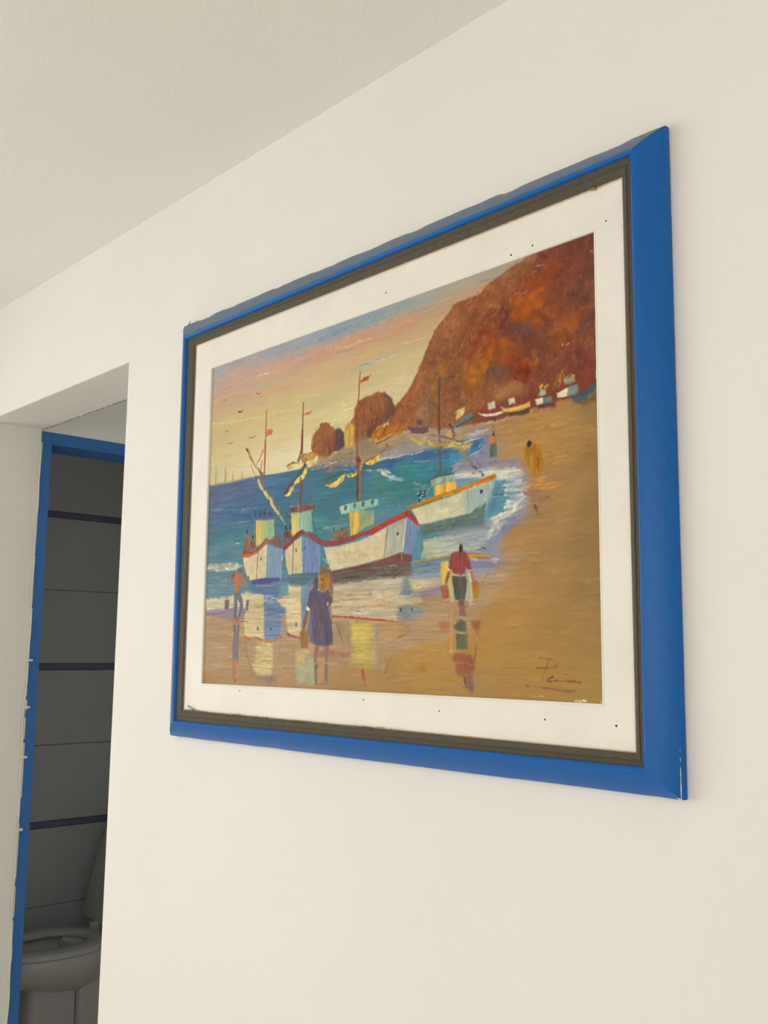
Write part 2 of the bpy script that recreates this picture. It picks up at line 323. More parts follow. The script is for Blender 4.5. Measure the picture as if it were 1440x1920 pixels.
# white undercoat showing where the paint is knocked off the lower right edge
a_, b_ = OUT[2], OUT[1]
ch = MB()
for t0, t1, r_ in ((.002, .030, .0011), (.026, .045, .0008), (.052, .058, .0006), (.066, .069, .0005)):
    ch.tube([(a_[0] + (b_[0] - a_[0]) * t - .0014, -.0118, a_[1] + (b_[1] - a_[1]) * t) for t in (t0, (t0 + t1) / 2, t1)], [r_ * .3, r_ * .6, r_ * .25], 6)
ch.tube([(a_[0] - .001, -.0105, a_[1] + .0012), (a_[0] - .0035, -.0118, a_[1] + .0010), (a_[0] - .006, -.0122, a_[1] + .0022)], [.0006, .0009, .0004], 6)
o = ch.make('worn_edge', M_cable, R4[1], loc=FL); o['kind'] = 'stuff'; o['label'] = 'white undercoat on the knocked lower corner'
MB().box(-1.62, -.63, -.0150, -.0060, 1.32, 2.045).make('backing_board', M_fibre, fp, loc=FL)
# ---------------- the painted canvas ----------------
# ---- brush painter: builds the canvas picture as an array of paint colours (display values 0..255) ----
CW, CH = 1484.0, 1000.0            # canvas units
GW, GH = 880, 820                  # painted grid
rng = np.random.default_rng(7)
def lattice(nx, ny, seed):
    r = np.random.default_rng(seed); g = r.standard_normal((ny + 2, nx + 2))
    x = np.linspace(0, nx, GW, endpoint=False); y = np.linspace(0, ny, GH, endpoint=False)
    xi = x.astype(int); yi = y.astype(int); fx = x - xi; fy = y - yi
    fx = (fx * fx * (3 - 2 * fx))[None, :]; fy = (fy * fy * (3 - 2 * fy))[:, None]
    a = g[np.ix_(yi, xi)]; b = g[np.ix_(yi, xi + 1)]; c = g[np.ix_(yi + 1, xi)]; d = g[np.ix_(yi + 1, xi + 1)]
    return ((a * (1 - fx) + b * fx) * (1 - fy) + (c * (1 - fx) + d * fx) * fy).astype(np.float32)
NZ = {
    'h': .7 * lattice(26, 260, 1) + .5 * lattice(60, 400, 2) + .5 * lattice(14, 70, 3),
    'v': .7 * lattice(300, 22, 4) + .5 * lattice(420, 60, 5) + .5 * lattice(80, 16, 6),
    'i': .6 * lattice(150, 100, 7) + .6 * lattice(70, 48, 8) + .4 * lattice(400, 300, 9),
    'r': .6 * lattice(200, 140, 10) + .7 * lattice(90, 60, 11) + .5 * lattice(400, 300, 12),
}
WEAVE = lattice(440, 410, 13)
IMG = np.zeros((GH, GW, 3), np.float32)
REL = np.zeros((GH, GW), np.float32)          # paint relief, 0..1
SX, SY = GW / CW, GH / CH
XC = ((np.arange(GW) + .5) / SX).astype(np.float32); YC = ((np.arange(GH) + .5) / SY).astype(np.float32)
def window(x0, y0, x1, y1):
    a = max(0, int(x0 * SX) - 1); b = min(GW, int(x1 * SX) + 2); c = max(0, int(y0 * SY) - 1); d = min(GH, int(y1 * SY) + 2)
    return (slice(c, d), slice(a, b)) if b > a and d > c else None
def lay(win, col, a, nz='i', amp=.05, rel=.0):
    n = NZ[nz][win][..., None]
    c = np.asarray(col, np.float32) * (1 + amp * n)
    IMG[win] += (c - IMG[win]) * a[..., None]
    if rel: REL[win] += (rel + .3 * rel * n[..., 0] - REL[win]) * a
def seg_d(X, Y, p, q):
    dx, dy = q[0] - p[0], q[1] - p[1]; L = dx * dx + dy * dy + 1e-9
    t = np.clip(((X - p[0]) * dx + (Y - p[1]) * dy) / L, 0, 1)
    return np.sqrt((X - p[0] - t * dx) ** 2 + (Y - p[1] - t * dy) ** 2), t
def poly_mask(pts, soft, rough, pad):
    xs = [p[0] for p in pts]; ys = [p[1] for p in pts]
    win = window(min(xs) - pad, min(ys) - pad, max(xs) + pad, max(ys) + pad)
    if win is None: return None, None
    X, Y = np.meshgrid(XC[win[1]], YC[win[0]])
    ins = np.zeros(X.shape, bool); d = np.full(X.shape, 1e9, np.float32)
    for i in range(len(pts)):
        p, q = pts[i - 1], pts[i]
        d = np.minimum(d, seg_d(X, Y, p, q)[0])
        if p[1] != q[1]:
            ins ^= ((p[1] > Y) != (q[1] > Y)) & (X < (q[0] - p[0]) * (Y - p[1]) / (q[1] - p[1]) + p[0])
    s = np.where(ins, d, -d) + rough * NZ['r'][win]
    return win, np.clip(s / soft * .5 + .5, 0, 1)
def P(pts, col, soft=2., rough=.6, nz='i', amp=.05, al=1., rel=.25):
    win, m = poly_mask(pts, soft, rough, soft + 3 * rough + 2)
    if win is not None: lay(win, col, m * al, nz, amp, rel)
def L(pts, col, w0=3., w1=None, al=1., soft=1.6, nz='i', amp=.06, rough=.3, rel=.35):
    w1 = w0 if w1 is None else w1
    n = len(pts) - 1; pad = max(w0, w1) + soft + 3
    xs = [p[0] for p in pts]; ys = [p[1] for p in pts]
    win = window(min(xs) - pad, min(ys) - pad, max(xs) + pad, max(ys) + pad)
    if win is None: return
    X, Y = np.meshgrid(XC[win[1]], YC[win[0]]); s = np.full(X.shape, -1e9, np.float32)
    for i in range(n):
        d, t = seg_d(X, Y, pts[i], pts[i + 1])
        s = np.maximum(s, (w0 + (w1 - w0) * (i + t) / n) * .5 - d)
    s += rough * NZ['r'][win]
    lay(win, col, np.clip(s / soft + .5, 0, 1) * al, nz, amp, rel)
def inside(pts, x, y):
    c = False
    for i in range(len(pts)):
        p, q = pts[i - 1], pts[i]
        if (p[1] > y) != (q[1] > y) and x < (q[0] - p[0]) * (y - p[1]) / (q[1] - p[1]) + p[0]: c = not c
    return c
def D(pts, cols, n=50, ln=20., w=4., ang=0., al=.6, jit=.15, seed=1, rel=.4, soft=2., vary=.06):
    r = np.random.default_rng(seed)
    xs = [p[0] for p in pts]; ys = [p[1] for p in pts]; k = 0; tries = 0
    while k < n and tries < n * 20:
        tries += 1
        x = r.uniform(min(xs), max(xs)); y = r.uniform(min(ys), max(ys))
        if not inside(pts, x, y): continue
        k += 1
        a = ang + r.normal() * jit; l = ln * r.uniform(.5, 1.3) * .5; ww = w * r.uniform(.6, 1.3)
        c = np.array(cols[r.integers(len(cols))], float) * (1 + vary * r.normal())
        dx, dy = np.cos(a) * l, np.sin(a) * l; b = r.normal() * l * .12
        L([(x - dx, y - dy), (x - dy * b / max(l, 1), y + dx * b / max(l, 1)), (x + dx, y + dy)], c, ww, ww * .4, al * r.uniform(.6, 1.2), soft, 'i', .05, .5, rel)
def FIELD(pts, ctrl, ax=.45, soft=2., rough=0., nz='h', amp=.03, rel=.12, al=1., pw=3.):
    win, m = poly_mask(pts, soft, rough, soft + 3 * rough + 2)
    X, Y = np.meshgrid(XC[win[1]], YC[win[0]])
    num = np.zeros(X.shape + (3,), np.float32); den = np.zeros(X.shape, np.float32)
    for x, y, r_, g_, b_ in ctrl:
        d = ((X - x) * ax) ** 2 + (Y - y) ** 2
        w_ = 1 / (d + 150.) ** (pw / 2); num += w_[..., None] * np.array([r_, g_, b_], np.float32); den += w_
    lay(win, num / den[..., None], m * al, nz, amp, rel)

OPS = '''F|-80.5 -513.6 1521 -5.1 1507.8 544.3 -26.8 395|13 11.5 166 170 172 21.6 55.3 187 164 153 19.8 133.5 199 166 137 26.2 246.9 201 180 133 31 333.3 209 192 145 39.5 376.9 213 198 152 190.6 13.6 177 164 163 354.4 13.9 161 163 175 506.1 11 153 164 179 647.1 12.9 141 160 177 778.3 10.3 141 160 173 900.8 10.7 153 164 163 1015.5 8.2 169 165 149 1157.4 6.2 173 162 145 1295.9 6.5 183 158 135 164.1 57.3 201 162 147 356.6 71.2 206 162 139 556.1 78.1 206 156 131 736.6 68.1 203 154 125 901.3 67.5 201 152 119 1070.1 56.5 191 156 123 1190.8 41.6 195 154 119 138.3 120.2 201 164 137 358.5 120.1 207 168 131 557.4 127.7 211 174 129 779.9 117.2 207 174 127 978.5 102.4 201 170 125 142.1 196.9 207 184 131 361.5 200.9 211 188 131 606 205.4 205 186 133 822.4 187.9 203 184 135 940.9 163.1 207 186 137 147.1 298.2 213 194 143 415.9 288.9 215 198 145 561.6 280.8 213 196 141 696.5 243.9 213 194 143 863.2 217.1 217 196 157 150.4 365.2 217 202 155 315 353.7 227 212 175 467.5 343 231 216 183 491.3 323.4 227 212 167 674.7 254.8 217 202 151|x0.3 a0.013
D|-19 -5.7 1484.1 -4.8 979.1 212.2 467.5 343 18.1 374.4|214 196 140 205 180 128 200 168 128 218 204 150|150 78.2 4.05 0|l0.22 j0.05 d3 e0.15
D|-0 -0 1319.2 4.4 1318.8 32 778.8 44.1 14.6 39.9|140 160 172 156 168 170 168 168 164 128 152 168|70 78.2 4.32 0|l0.4 j0.05 d4 e0.15
D|74.8 30.9 1123 16.7 1157.1 65.5 649.1 104 78.7 104.2|208 158 128 212 166 128 198 150 126 206 172 138|90 68 4.32 0|l0.2 j0.05 d5 e0.12
L|215.2 105.3 282.2 108 356.4 113.8 419 115.5|160 184 170|6.03 1.64|l0.75 s5
L|401.3 114.2 454 116.3 530.7 130.2|168 186 166|4 1.55|l0.6 s5
L|252.5 77.9 290.3 76.8 373.4 83.6|226 198 142|5.16 1.67|l0.8 s5
L|295 76.3 313.8 79.5|232 206 150|6.49 4.85|l0.9
L|42 83.1 104.3 82.9 160.1 87 194.8 88.4|176 140 112|3.63 1.75|l0.5 s4
L|15.9 184 115.3 197.2 238.8 203.1 305.1 209.9|226 212 152|4.37 2.45|l0.7 s5
L|304.9 205.6 377.9 206.8 474.3 215.3|222 206 144|4.96 3.17|l0.6 s6
L|420.9 170.4 507.2 183.4 605.7 193.6|216 200 136|4.74 3.01|l0.5 s6
L|100.9 114.9 156.7 119.2|180 160 120|3.49|l0.3 s5
L|477.2 34.9 490.1 36.9|214 176 140|3.93|l0.9
L|445.6 59.1 451.2 59.8|226 196 164|3.2|l0.9
L|469.7 70.3 545.7 72.9 602.8 74.5|188 168 132|3.29 1.59|l0.5 s4
L|514 128.2 604.2 132.9|180 180 140|3.99|l0.5 s5
L|554.7 28.9 603.6 29.4 658.9 23.7 720.4 22.7|120 148 168|13.47 6.45|l0.6 s8
L|674.4 19.5 735.6 31.4 801.9 32 844.8 27.4 879.7 23.6|140 164 160|9.54 4.51|l0.6 s8
L|772.8 35.2 830.7 34 886.7 27.8 927.6 23.3|160 168 150|6.46 3.1|l0.6 s6
L|563.9 63.2 620.2 54.3 698.1 48.5 772.9 42.8|206 160 124|13.75 8.14|l0.5 s8
L|628.9 85.2 698.9 87.5 758.8 82.8 894.1 88.7|182 142 102|3.18 1.48|l0.6 s4
L|624.5 68.5 675.6 77.2 721.3 71.8 773.5 76|224 188 122|7.86 3.02|l0.8 s5
L|802.1 42.2 859 43.3 927.8 47.8|206 158 120|12.1 5.84|l0.5 s8
L|581.4 110.9 629.6 115.6 668.8 119.8|184 186 150|5.4 1.51|l0.7 s4
L|614.5 150.6 654 153.2|184 188 150|3.08 1.53|l0.5 s4
L|688.6 147.2 745.1 145.9 803.5 143 874 138.2|172 180 152|11.12 4.53|l0.6 s6
L|730.1 140.3 767.2 141.6 803.4 138|142 150 162|4.68 2.3|l0.7 s4
L|759.8 138.8 803.5 143 846.1 142.1 874 140.6|196 200 176|3.8 2.21|l0.8 s3
L|796.1 126.4 846 129.7 884.3 133.1|166 176 156|4.42 2.87|l0.5 s5
L|887.5 116.6 928.3 118.5 971.4 121|216 194 128|4.36 2.83|l0.6 s5
L|775.7 219.9 825.9 219.5 860.9 216.3|196 176 120|3.04 1.49|l0.5 s4
L|599.7 197.5 670.4 195.1 716 188.4|198 186 120|4.89 1.58|l0.4 s6
L|592.4 225 659.5 226.6 701.6 226.5|214 200 140|6.24 3.03|l0.5 s6
D|881.3 181.3 928.6 162.1 895.3 218.1 861.4 255.4 847.2 233.3|220 200 140 214 192 130|30 25.6 3.01 -0.088|l0.4 d8
D|561.2 267 617.1 255.4 701.6 226.5 706.3 273 665.1 309.5 633.7 291.7 601.6 273.6|230 216 160 222 206 146|40 33.7 3.78 -0.065|l0.5 d9
F|-27.4 384.6 122.8 388.4 262.7 383.9 368.6 389 469 389.3 564.4 386.5 784.5 412.7 904.3 404 979.9 398.6 1087.5 398.6 1204.8 383.6 1313.4 437.2 1307.6 871.2 1.2 867.5|35.3 410.4 96 106 140 152.5 406.8 92 108 146 263.6 403.3 86 112 152 369.3 407.9 66 116 158 469.6 407.7 56 118 150 565.3 416.5 56 120 140 38.6 469.9 90 104 142 156.6 489.4 66 104 152 319.2 457.4 66 112 158 41 512.1 72 110 150 159 538.6 66 120 154 268.5 515.8 62 104 160 43.3 554.2 72 124 150 131.6 560.9 66 140 146 243.8 569.5 74 134 148 46.1 604.4 96 138 146 161.8 595.7 88 128 140 48 637.7 104 124 148 163.5 628.2 92 132 152 434.7 469.6 62 116 150 473 511.6 50 118 140 566.9 476.2 56 124 140 568.9 550.2 64 140 136 613.9 525.1 60 120 142 657.3 471.5 56 122 142 659.6 572.6 84 140 150 569.7 579.7 66 132 134 742.8 424.3 60 100 150 785.2 457.7 62 138 142 865.5 426.2 58 92 160 865.8 460.6 50 132 132 942.6 409.4 66 104 164 961.6 452.2 54 136 124 980.3 481.1 56 130 140 885.9 503.8 52 132 130 826.9 531.8 76 136 150 787.3 597.2 90 130 160 1070 427.2 58 112 170 1138.6 436.8 56 100 164 1087.4 461.9 48 134 150 1052.5 489.8 66 148 160 1104.6 496 100 160 176 50.8 687.5 92 134 148 167.4 708.8 80 140 148 52.6 720.5 88 140 140 329.1 700.1 80 130 150 479.3 706.8 92 126 138 431 719.7 90 138 146 944.4 675.5 64 130 150 981.3 690.7 84 140 140 907.3 739.3 120 128 150 1154.6 589.4 90 160 170 1154.8 539.6 110 150 176 1203.4 569.4 84 130 160 1154.5 614.2 110 160 164|x0.5 a0.05
D|10.4 399.1 564.8 401.5 569.7 579.7 23 619.6|70 120 160 96 112 150 60 130 150 88 120 158|90 51 3.51 0|l0.35 j0.06 d11
D|470 420 904.3 404 1121.8 421.7 1087.4 493.9 905.6 553.1 473.9 541.9|48 128 140 60 110 160 44 140 130 70 140 150|120 40.8 4.05 0|l0.4 j0.1 d12
D|14.3 467.5 239.1 465 249.5 696.5 28.7 719.6|80 150 150 100 140 150 70 124 156 110 150 160|70 44.2 3.24 0|l0.4 j0.07 d13
F|0.9 1014.6 1496.6 1010 1499.9 316.7 1402.6 350.5 1221 373.7 1070 362.1 979.7 347.6 884.2 332.4 783.9 373.1 655 369.2 469 389.3 699.7 407.2 923.5 399.9 1087.5 393.4 1180.3 402.4 1180 442.6 1138.5 474.8 1251.5 489.2 1289.7 518.2 1289.1 566 1250.2 616.3 1210.8 643.3 1194.6 690.7 1202.3 727.4 1120.8 760.5 1070 771.1 907.8 804.9 791.3 856.3 484.1 854.3 281.5 814.4 114.6 787.5 -4.2 776.6|1478 393 150 118 74 1387.4 401 176 134 78 1313.9 401.1 182 136 78 1236.8 388.7 170 130 86 1121.9 376.8 172 138 110 1070 377.8 165 140 126 1188.3 418.7 172 140 112 1251.8 464.8 180 138 82 1313.4 437.2 184 138 78 1400.6 461.7 170 128 74 1462.5 482.1 152 118 72 1466.8 595.7 146 116 72 1398.5 577.4 168 130 80 1311.8 556.5 166 128 88 1354.6 642.7 166 128 80 1451.7 672.9 148 118 74 1280.5 648.6 172 132 84 1249.4 706 174 134 90 1353.1 734.8 170 132 80 1463.2 762.3 150 120 74 1460.8 871.6 158 126 76 1465.2 968.7 166 132 74 1379.6 849 166 128 74 1306.8 928.3 172 132 72 1232.9 812.1 178 134 76 1202.1 751.5 184 142 92 1153.1 894.8 178 136 72 1152.7 978.5 168 132 80 945.7 870.2 184 142 78 964.5 946.5 178 136 74 890.6 986.7 168 132 80 772.3 936.9 172 136 84 690.3 993 168 132 84 581 996.4 172 136 96 623.8 925.4 176 136 88 486.4 927.1 184 148 112 440.9 1000.8 174 140 104 289.8 1005.5 172 138 106 178.4 930.9 176 142 108 58.1 818.9 180 148 114 15.3 851.2 176 142 106 22.9 981.5 170 136 94 182.3 1008.9 172 140 106 791.3 856.3 190 148 90 1017.7 820 190 148 96 864.9 370.9 172 146 112 742.1 381.4 158 138 112 610.4 385.2 150 132 116 942.3 368.8 176 148 112 1034.6 396 150 140 140 1155.3 432.8 150 138 138 1250.7 574.1 158 128 110|x0.6 s4 r1 a0.018 p3.2
D|1499.4 339.5 1204.8 383.6 1220.2 472.9 1312.3 520.9 1249.6 682.1 1153.7 773.9 908.2 844.1 793.3 989.8 1481.7 989.5|192 146 82 160 124 74 178 136 80 150 116 72|380 68 5.4 -0.03|l0.2 s4 j0.1 d14 e0.2
D|12.4 801.8 577.6 869.1 793.1 976.5 8.9 998.1|186 152 116 166 132 98 178 144 106|120 51 4.59 0|l0.25 j0.6 d15 e0.2
D|1220.9 386.2 1457.7 389.5 1455 515.2 1251.8 464.8|198 150 84 204 154 84 164 124 72 186 138 74|90 55.7 4.17 -0.078|l0.45 j0.08 d16 e0.25
D|791.1 842.8 1087 821.2 1103.6 980 832.9 988.5|194 150 84 172 134 76 188 144 80|60 57.8 4.05 0|l0.3 j0.05 d17 e0.2
D|1251.3 513.6 1455 515.2 1463.2 762.3 1202.1 751.5|158 122 78 150 116 74 178 136 82|80 68 4.32 0|l0.35 j0.05 d18 e0.2
P|-17.8 701.2 479.3 706.8 981.4 710.1 1202.6 679.1 1280.1 684.1 1217.8 752.1 1120.5 846.3 908.7 896 579.9 954.2 -2 965.8|176 146 112|s10 r4 nh a0.05 l0.9
P|575.6 797.6 981.4 716.6 1202.6 679.1 1218.3 694.6 1120.9 729.6 981.7 765.6 790.4 802.4|150 140 150|s12 r4 nh a0.06 l0.85
P|-19.8 667.5 249.1 688.6 479.8 721.7 574.4 754.5 482.2 795.6 -12.8 784.7|104 140 154|s6 r3 nh a0.06 l0.95
P|1121.1 385.2 1192.7 386.9 1182.1 397.4 1209.6 460.6 1283.7 470.6 1303 496.5 1295.1 603.5 1249 612.3 1208.2 648 1204.3 705.1 1145.1 717.6 1123.7 721.9 1035.1 701.1 1034.7 473.5 1072.7 430.9 1146.3 430.2|150 142 158|s14 r3 nh a0.06 l0.75
D|1124.7 391.3 1189.2 393.1 1202.7 459.7 1263.8 473.2 1263.6 491.5 1146.1 476.5 1117.3 437.1|142 134 158 128 134 172 160 148 150 150 140 140|70 35 3.79 0.024|l0.5 j0.12 d20
D|1110 386.3 1157.3 382.7 1189.2 385 1157.3 396.3 1110 400.2|164 170 184 146 152 176 190 180 164|22 31.9 3.98 -0.073|l0.7 d21
L|1135.4 462.8 1195.7 465.4 1236.9 468.3 1263.8 475.8|120 130 172|6.31 3.63|l0.7 s5
L|1262.3 610.8 1249 614.9 1221.9 633.4|130 130 172|10.83 8.22|l0.6 s6
L|1235.6 613.7 1262.4 603.1 1295.3 593.3|142 134 168|10.43 6.4|l0.6 s6
P|1208.3 634.9 1228.8 623.5 1221.7 654.2 1214.5 705.7 1190.8 678.2 1194.4 647|150 140 160|s10 r3 l0.6
P|1166.9 599.8 1163.5 570.1 1181.3 534.5 1191.9 509.1 1223 502.2 1256.7 514.1 1263 543.6 1235.9 577.2 1201.7 595|84 150 168|s6 r2 nh a0.08
P|1202.2 520.9 1263.4 512.3 1269.8 533.9 1236.2 548.5 1202.1 542.1|112 140 176|s8 r2 nh a0.08 l0.7
P|1174.1 560.5 1229.4 553 1215.6 575.2 1180.9 593.1|70 142 158|s8 r2 l0.8
D|1174.3 523.1 1249.9 521.2 1235.9 577.2 1170.4 594.8|70 140 166 100 160 170 86 128 168 60 130 150|60 28.2 3.72 -0.01|l0.5 d22
L|1198.6 541.8 1236.2 543.2|74 104 160|3.71 2.44|l0.8 s3
P|1072.7 481 1102.5 470.9 1181.6 481 1257 486.7 1280.1 493.6 1283.3 504.4 1236.5 509.1 1195.4 504.1 1146 498.2 1083.9 490.7|206 200 184|s5 r3 nh a0.1 l0.9
D|1076.4 478.7 1181.6 483.7 1270.3 489.7 1283.3 501.8 1250 510.7 1202.4 505 1087.6 491.1|232 224 190 216 206 176 176 176 184 238 232 206|60 25.6 3.23 0.062|l0.6 d23 e0.6 s5 j0.08
D|1223 507.5 1283.2 514.7 1295.9 542 1289 572.2 1235.7 603.3 1180.6 640.7 1173.8 618.9 1236 572 1249.7 547.3|228 222 200 170 170 190 216 210 196 196 196 200|90 30.3 4.2 -0.069|l0.45 d24 e0.5 s6 j0.08
L|1222.8 523.3 1249.9 523.8 1279.8 522.1|222 216 192|5.72 1.95|l0.85 s4 r1.6 e0.7
L|1229.5 534.6 1263.1 537.1 1295.9 543.3|222 216 192|5.58 1.9|l0.85 s4 r1.6 e0.7
L|1229.4 545.1 1256.3 553.2 1282.8 548.3|222 216 192|5.61 1.92|l0.85 s4 r1.6 e0.7
L|1256.7 516.8 1276.6 517.8|222 216 192|5.59 1.93|l0.85 s4 r1.6 e0.7
L|1236.1 558.9 1262.8 566.9 1289.3 554.2|222 216 192|5.73 1.96|l0.85 s4 r1.6 e0.7
L|1229.2 573.9 1262.7 572.1 1279.3 563.4|222 216 192|5.88 2.01|l0.85 s4 r1.6 e0.7
L|1236 566.8 1266 575|222 216 192|5.53 1.9|l0.85 s4 r1.6 e0.7
L|1194.7 604.9 1235.8 592.9 1275.9 576|222 216 192|6.13 2.08|l0.85 s4 r1.6 e0.7
L|1191.3 596.7 1235.8 585 1266 580.2|222 216 192|5.95 2.02|l0.85 s4 r1.6 e0.7
L|1180.7 622.2 1208.4 616.6 1222.1 612.5|222 216 192|5.95 2.04|l0.85 s4 r1.6 e0.7
L|1173.7 632.2 1191.1 623 1215.2 619.8|222 216 192|6.05 2.08|l0.85 s4 r1.6 e0.7
L|1177.1 640.4 1187.6 630.7|222 216 192|6.86 2.38|l0.85 s4 r1.6 e0.7
L|1233.1 511.3 1263.3 516.2 1279.9 514.3|206 204 200|4.9 2.41|l0.8 s3 r1
P|865.3 409.1 907.6 406.2 969.2 407.6 1028.6 406.5 1073.5 403.5 1129.4 404.9 1174.6 401.4 1159.6 416.2 1153.5 431.3 1123.2 438.6 1067.1 456.5 1054.4 490 865.9 467.5|54 112 164|s3 r1.5 nh a0.08
P|865.4 417.8 935.3 424.7 1002.6 436.2 1067.1 444.8 1079.7 437.2 1098.5 460.6 1067.1 465.9 1064 491.2 865.9 467.5|44 136 142|s8 r3 nh a0.1 l0.9
P|865.5 427.7 921.7 440 956 456.5 935.7 475.8 865.9 467.5|46 136 118|s10 r3 l0.7
D|865.3 407.8 1067.1 409.7 1147.6 412.2 1098.5 449.1 1002.7 483.8 865.9 467.5|50 118 172 60 150 170 40 130 140 70 104 170|90 30.6 3.51 -0.02|l0.45 j0.1 d25
P|1054.4 422 1098.5 421.2 1129.3 418.7 1117 437.7 1086 445.1 1060.8 448.7|72 150 190|s5 r2 l0.6
L|865.3 409.1 897.1 407.2|206 204 196|2.86 1.99|l0.9 r0.8 e0.7
L|911 406.2 942.1 410.5 969.2 406.3|206 200 186|3.33 1.64|l0.9 r1 e0.7
L|924.9 411.1 955.7 411.7|190 190 180|2.75 1.36|l0.8 r1
L|935.4 429.6 979.3 434.3 1015.7 435.1|160 190 196|2.16 1.32|l0.9
L|886.8 435.5 911.3 436.2|120 170 176|1.93 1.1|l0.7
L|1079.8 404.5 1117.1 405.3 1147.6 403 1177.6 403|216 206 196|3.19 1.29|l0.95 r1 e0.7
L|1123.2 439.7 1144.5 434.6 1165.5 430.8|200 200 204|3.02 1.36|l0.9 r0.8 e0.7
L|1150.5 424.1 1161.1 411.9|170 176 196|3.28 1.64|l0.7
D|1073.4 450.4 1098.5 453.7 1098.4 467.6 1067.1 468.2|226 222 206 190 190 196|16 10.2 2.7 0|l0.9 d26 e0.8
L|1070.3 446.4 1082.9 447|140 170 196|3.26|l0.8
P|1067.1 458.9 1104.7 440.6 1141.4 434.2 1177.3 446.1 1159.3 477.7 1079.7 472.2|142 136 156|s8 r2 l0.8
P|864.3 322.7 913.9 330.7 1015.4 344.7 1054.4 358.1 1098.6 376.9 1117.1 396.1 1079.8 404.5 1015.6 404.6 935.2 400.3 865.2 405.3|164 142 118|s8 r2 nh a0.08 l0.75
P|865 385.3 935 383.2 979.1 389.7 975.8 401.3 935.2 407.6 865.2 405.3|140 146 156|s8 r2 l0.8
D|864.5 342.8 934.9 368.5 1067.1 379.1 1117.1 396.1 1073.5 401.2 969.2 405.1 865.2 405.3|172 140 104 146 146 152 160 144 126 180 150 108|60 39.7 4.05 0.04|l0.4 d27
F|1488.2 -3.5 1483.3 338.7 1437.7 353.4 1402.5 352.9 1314.4 358.8 1221 367.5 1104.8 367.6 1016.5 360.2 903.7 335.5 824.4 339.7 777.3 352.3 787.4 333.9 840.3 318.4 859.9 279.7 883.5 265.7 922.2 235.4 960.1 181 1006.5 109 1043.1 83.6 1070.1 59.2 1105.5 54.8 1148.6 52.7 1207.5 29.2 1256.3 14.3 1288 8 1303.8 -1.4|1303.7 2.4 150 104 76 1334.4 8.9 126 70 54 1408.6 14.7 118 66 54 1472.6 15.7 110 62 54 1477.6 100.9 114 72 58 1475.6 195 112 68 58 1473.6 288.1 122 66 54 1256.2 27.1 148 98 64 1207.3 46 150 96 60 1157.1 65.5 146 86 54 1105.4 72.2 152 92 58 1070.1 83.5 156 98 62 1043.2 144.5 150 96 62 1016 192.6 140 88 58 979.1 212.2 150 96 62 941.6 259.7 158 96 60 903.3 294.1 154 94 58 864.2 315.3 152 92 56 1287.3 73.9 142 74 46 1318.4 57.1 148 76 42 1363.8 57.2 138 66 42 1407.2 93.7 122 66 50 1435 137.3 112 72 58 1317.8 107 166 86 36 1286.5 136.7 166 88 36 1332.3 160.3 152 78 42 1362.6 130.9 132 72 46 1376.4 195.3 130 72 50 1419.7 193.5 160 88 42 1390.7 210.7 158 86 40 1441.3 174.8 142 76 46 1223 133.9 120 64 48 1254.9 154.3 112 70 54 1293.7 182.3 112 74 66 1316.3 218.4 116 66 52 1270.2 195.7 120 66 50 1206.5 155.7 136 70 44 1181.6 188.6 152 76 38 1238.4 213.8 156 88 40 1254 242.3 140 70 38 1284.9 273.5 134 56 32 1300.4 264.3 130 60 36 1156.3 234.8 160 98 36 1139.3 257.3 166 102 36 1189.4 260.8 124 80 62 1221.9 260.9 122 76 56 1122.5 175.5 138 74 46 1087.7 181.1 132 84 56 1087.6 260.3 140 90 58 1052.3 280.1 136 80 54 1104.9 328.8 150 98 58 1155.9 324.8 156 102 62 1221.6 305 160 110 70 1269 307.6 150 98 64 1330.2 307 122 68 50 1374.8 291.6 124 68 52 1403.7 285.5 126 68 52 1374 339.3 130 70 48 1314.7 340.6 130 66 46 1172.4 340.4 124 66 48 1331.2 233.9 120 70 52 1346.5 212.8 126 76 52 1433.1 232.3 128 70 50 1431.3 326.4 132 68 48 979.4 280.2 138 104 80 960.8 310.8 146 112 86 1016.3 300.2 148 98 66 903.6 321.7 160 96 52|x0.8 s2.5 r1.6 ni a0.07 e0.4 p3.6
D|1483.8 7.2 1481.4 301.4 1314.7 340.6 1104.8 354.7 844.4 326 979 198.6 1070.1 76.8 1207.3 52.5 1303.7 2.4|150 84 48 124 68 50 160 92 50 112 64 52 140 78 46 150 98 64|620 10.9 5.14 -1.104|j0.5 l0.4 d30 e0.6
D|1070.1 70 1303.6 8.7 1303.4 27.7 1156.8 117.9 1070.1 230.5 979.4 293.7 903.3 294.1|166 108 68 146 92 58 172 112 72 134 80 52|200 12.8 4.26 -0.804|j0.5 l0.45 d31 e0.7
D|1318.8 32 1483.6 19.1 1482.4 196.6 1406.6 130|116 64 54 130 74 54 108 70 62 124 60 48|120 18 3.98 -0.149|j0.5 l0.35 d32 e0.4
D|1052.3 280.1 1253.7 267.3 1284.4 322.8 1155.7 356.7 1052.4 346.1|170 118 72 146 92 58 160 104 66 132 74 48|120 8.6 4.13 -1.168|j0.7 l0.55 d33 e0.7
D|824.2 322.8 922.3 249.2 979.3 266.6 942.1 341.6 864.6 343.1|172 94 50 148 80 46 178 110 64 140 82 52|90 11.1 5.02 -0.902|j0.4 l0.6 d34 e0.7
D|1207.4 33.1 1303.7 7.5 1317.8 107 1223 133.9 1156.3 221.9 1087.6 312.7 942.1 341.6 864.4 329.2 978.8 157.5 1070.1 76.8|176 122 84 160 106 70 184 128 84 150 92 64|230 14 4.97 -0.859|j0.6 l0.42 d131 e0.7
D|1317.8 107 1481.7 102 1477.1 312.1 1314.8 328.4|140 84 66 120 74 62 150 92 62|110 13.6 5.16 -1.181|j0.6 l0.35 d132 e0.5
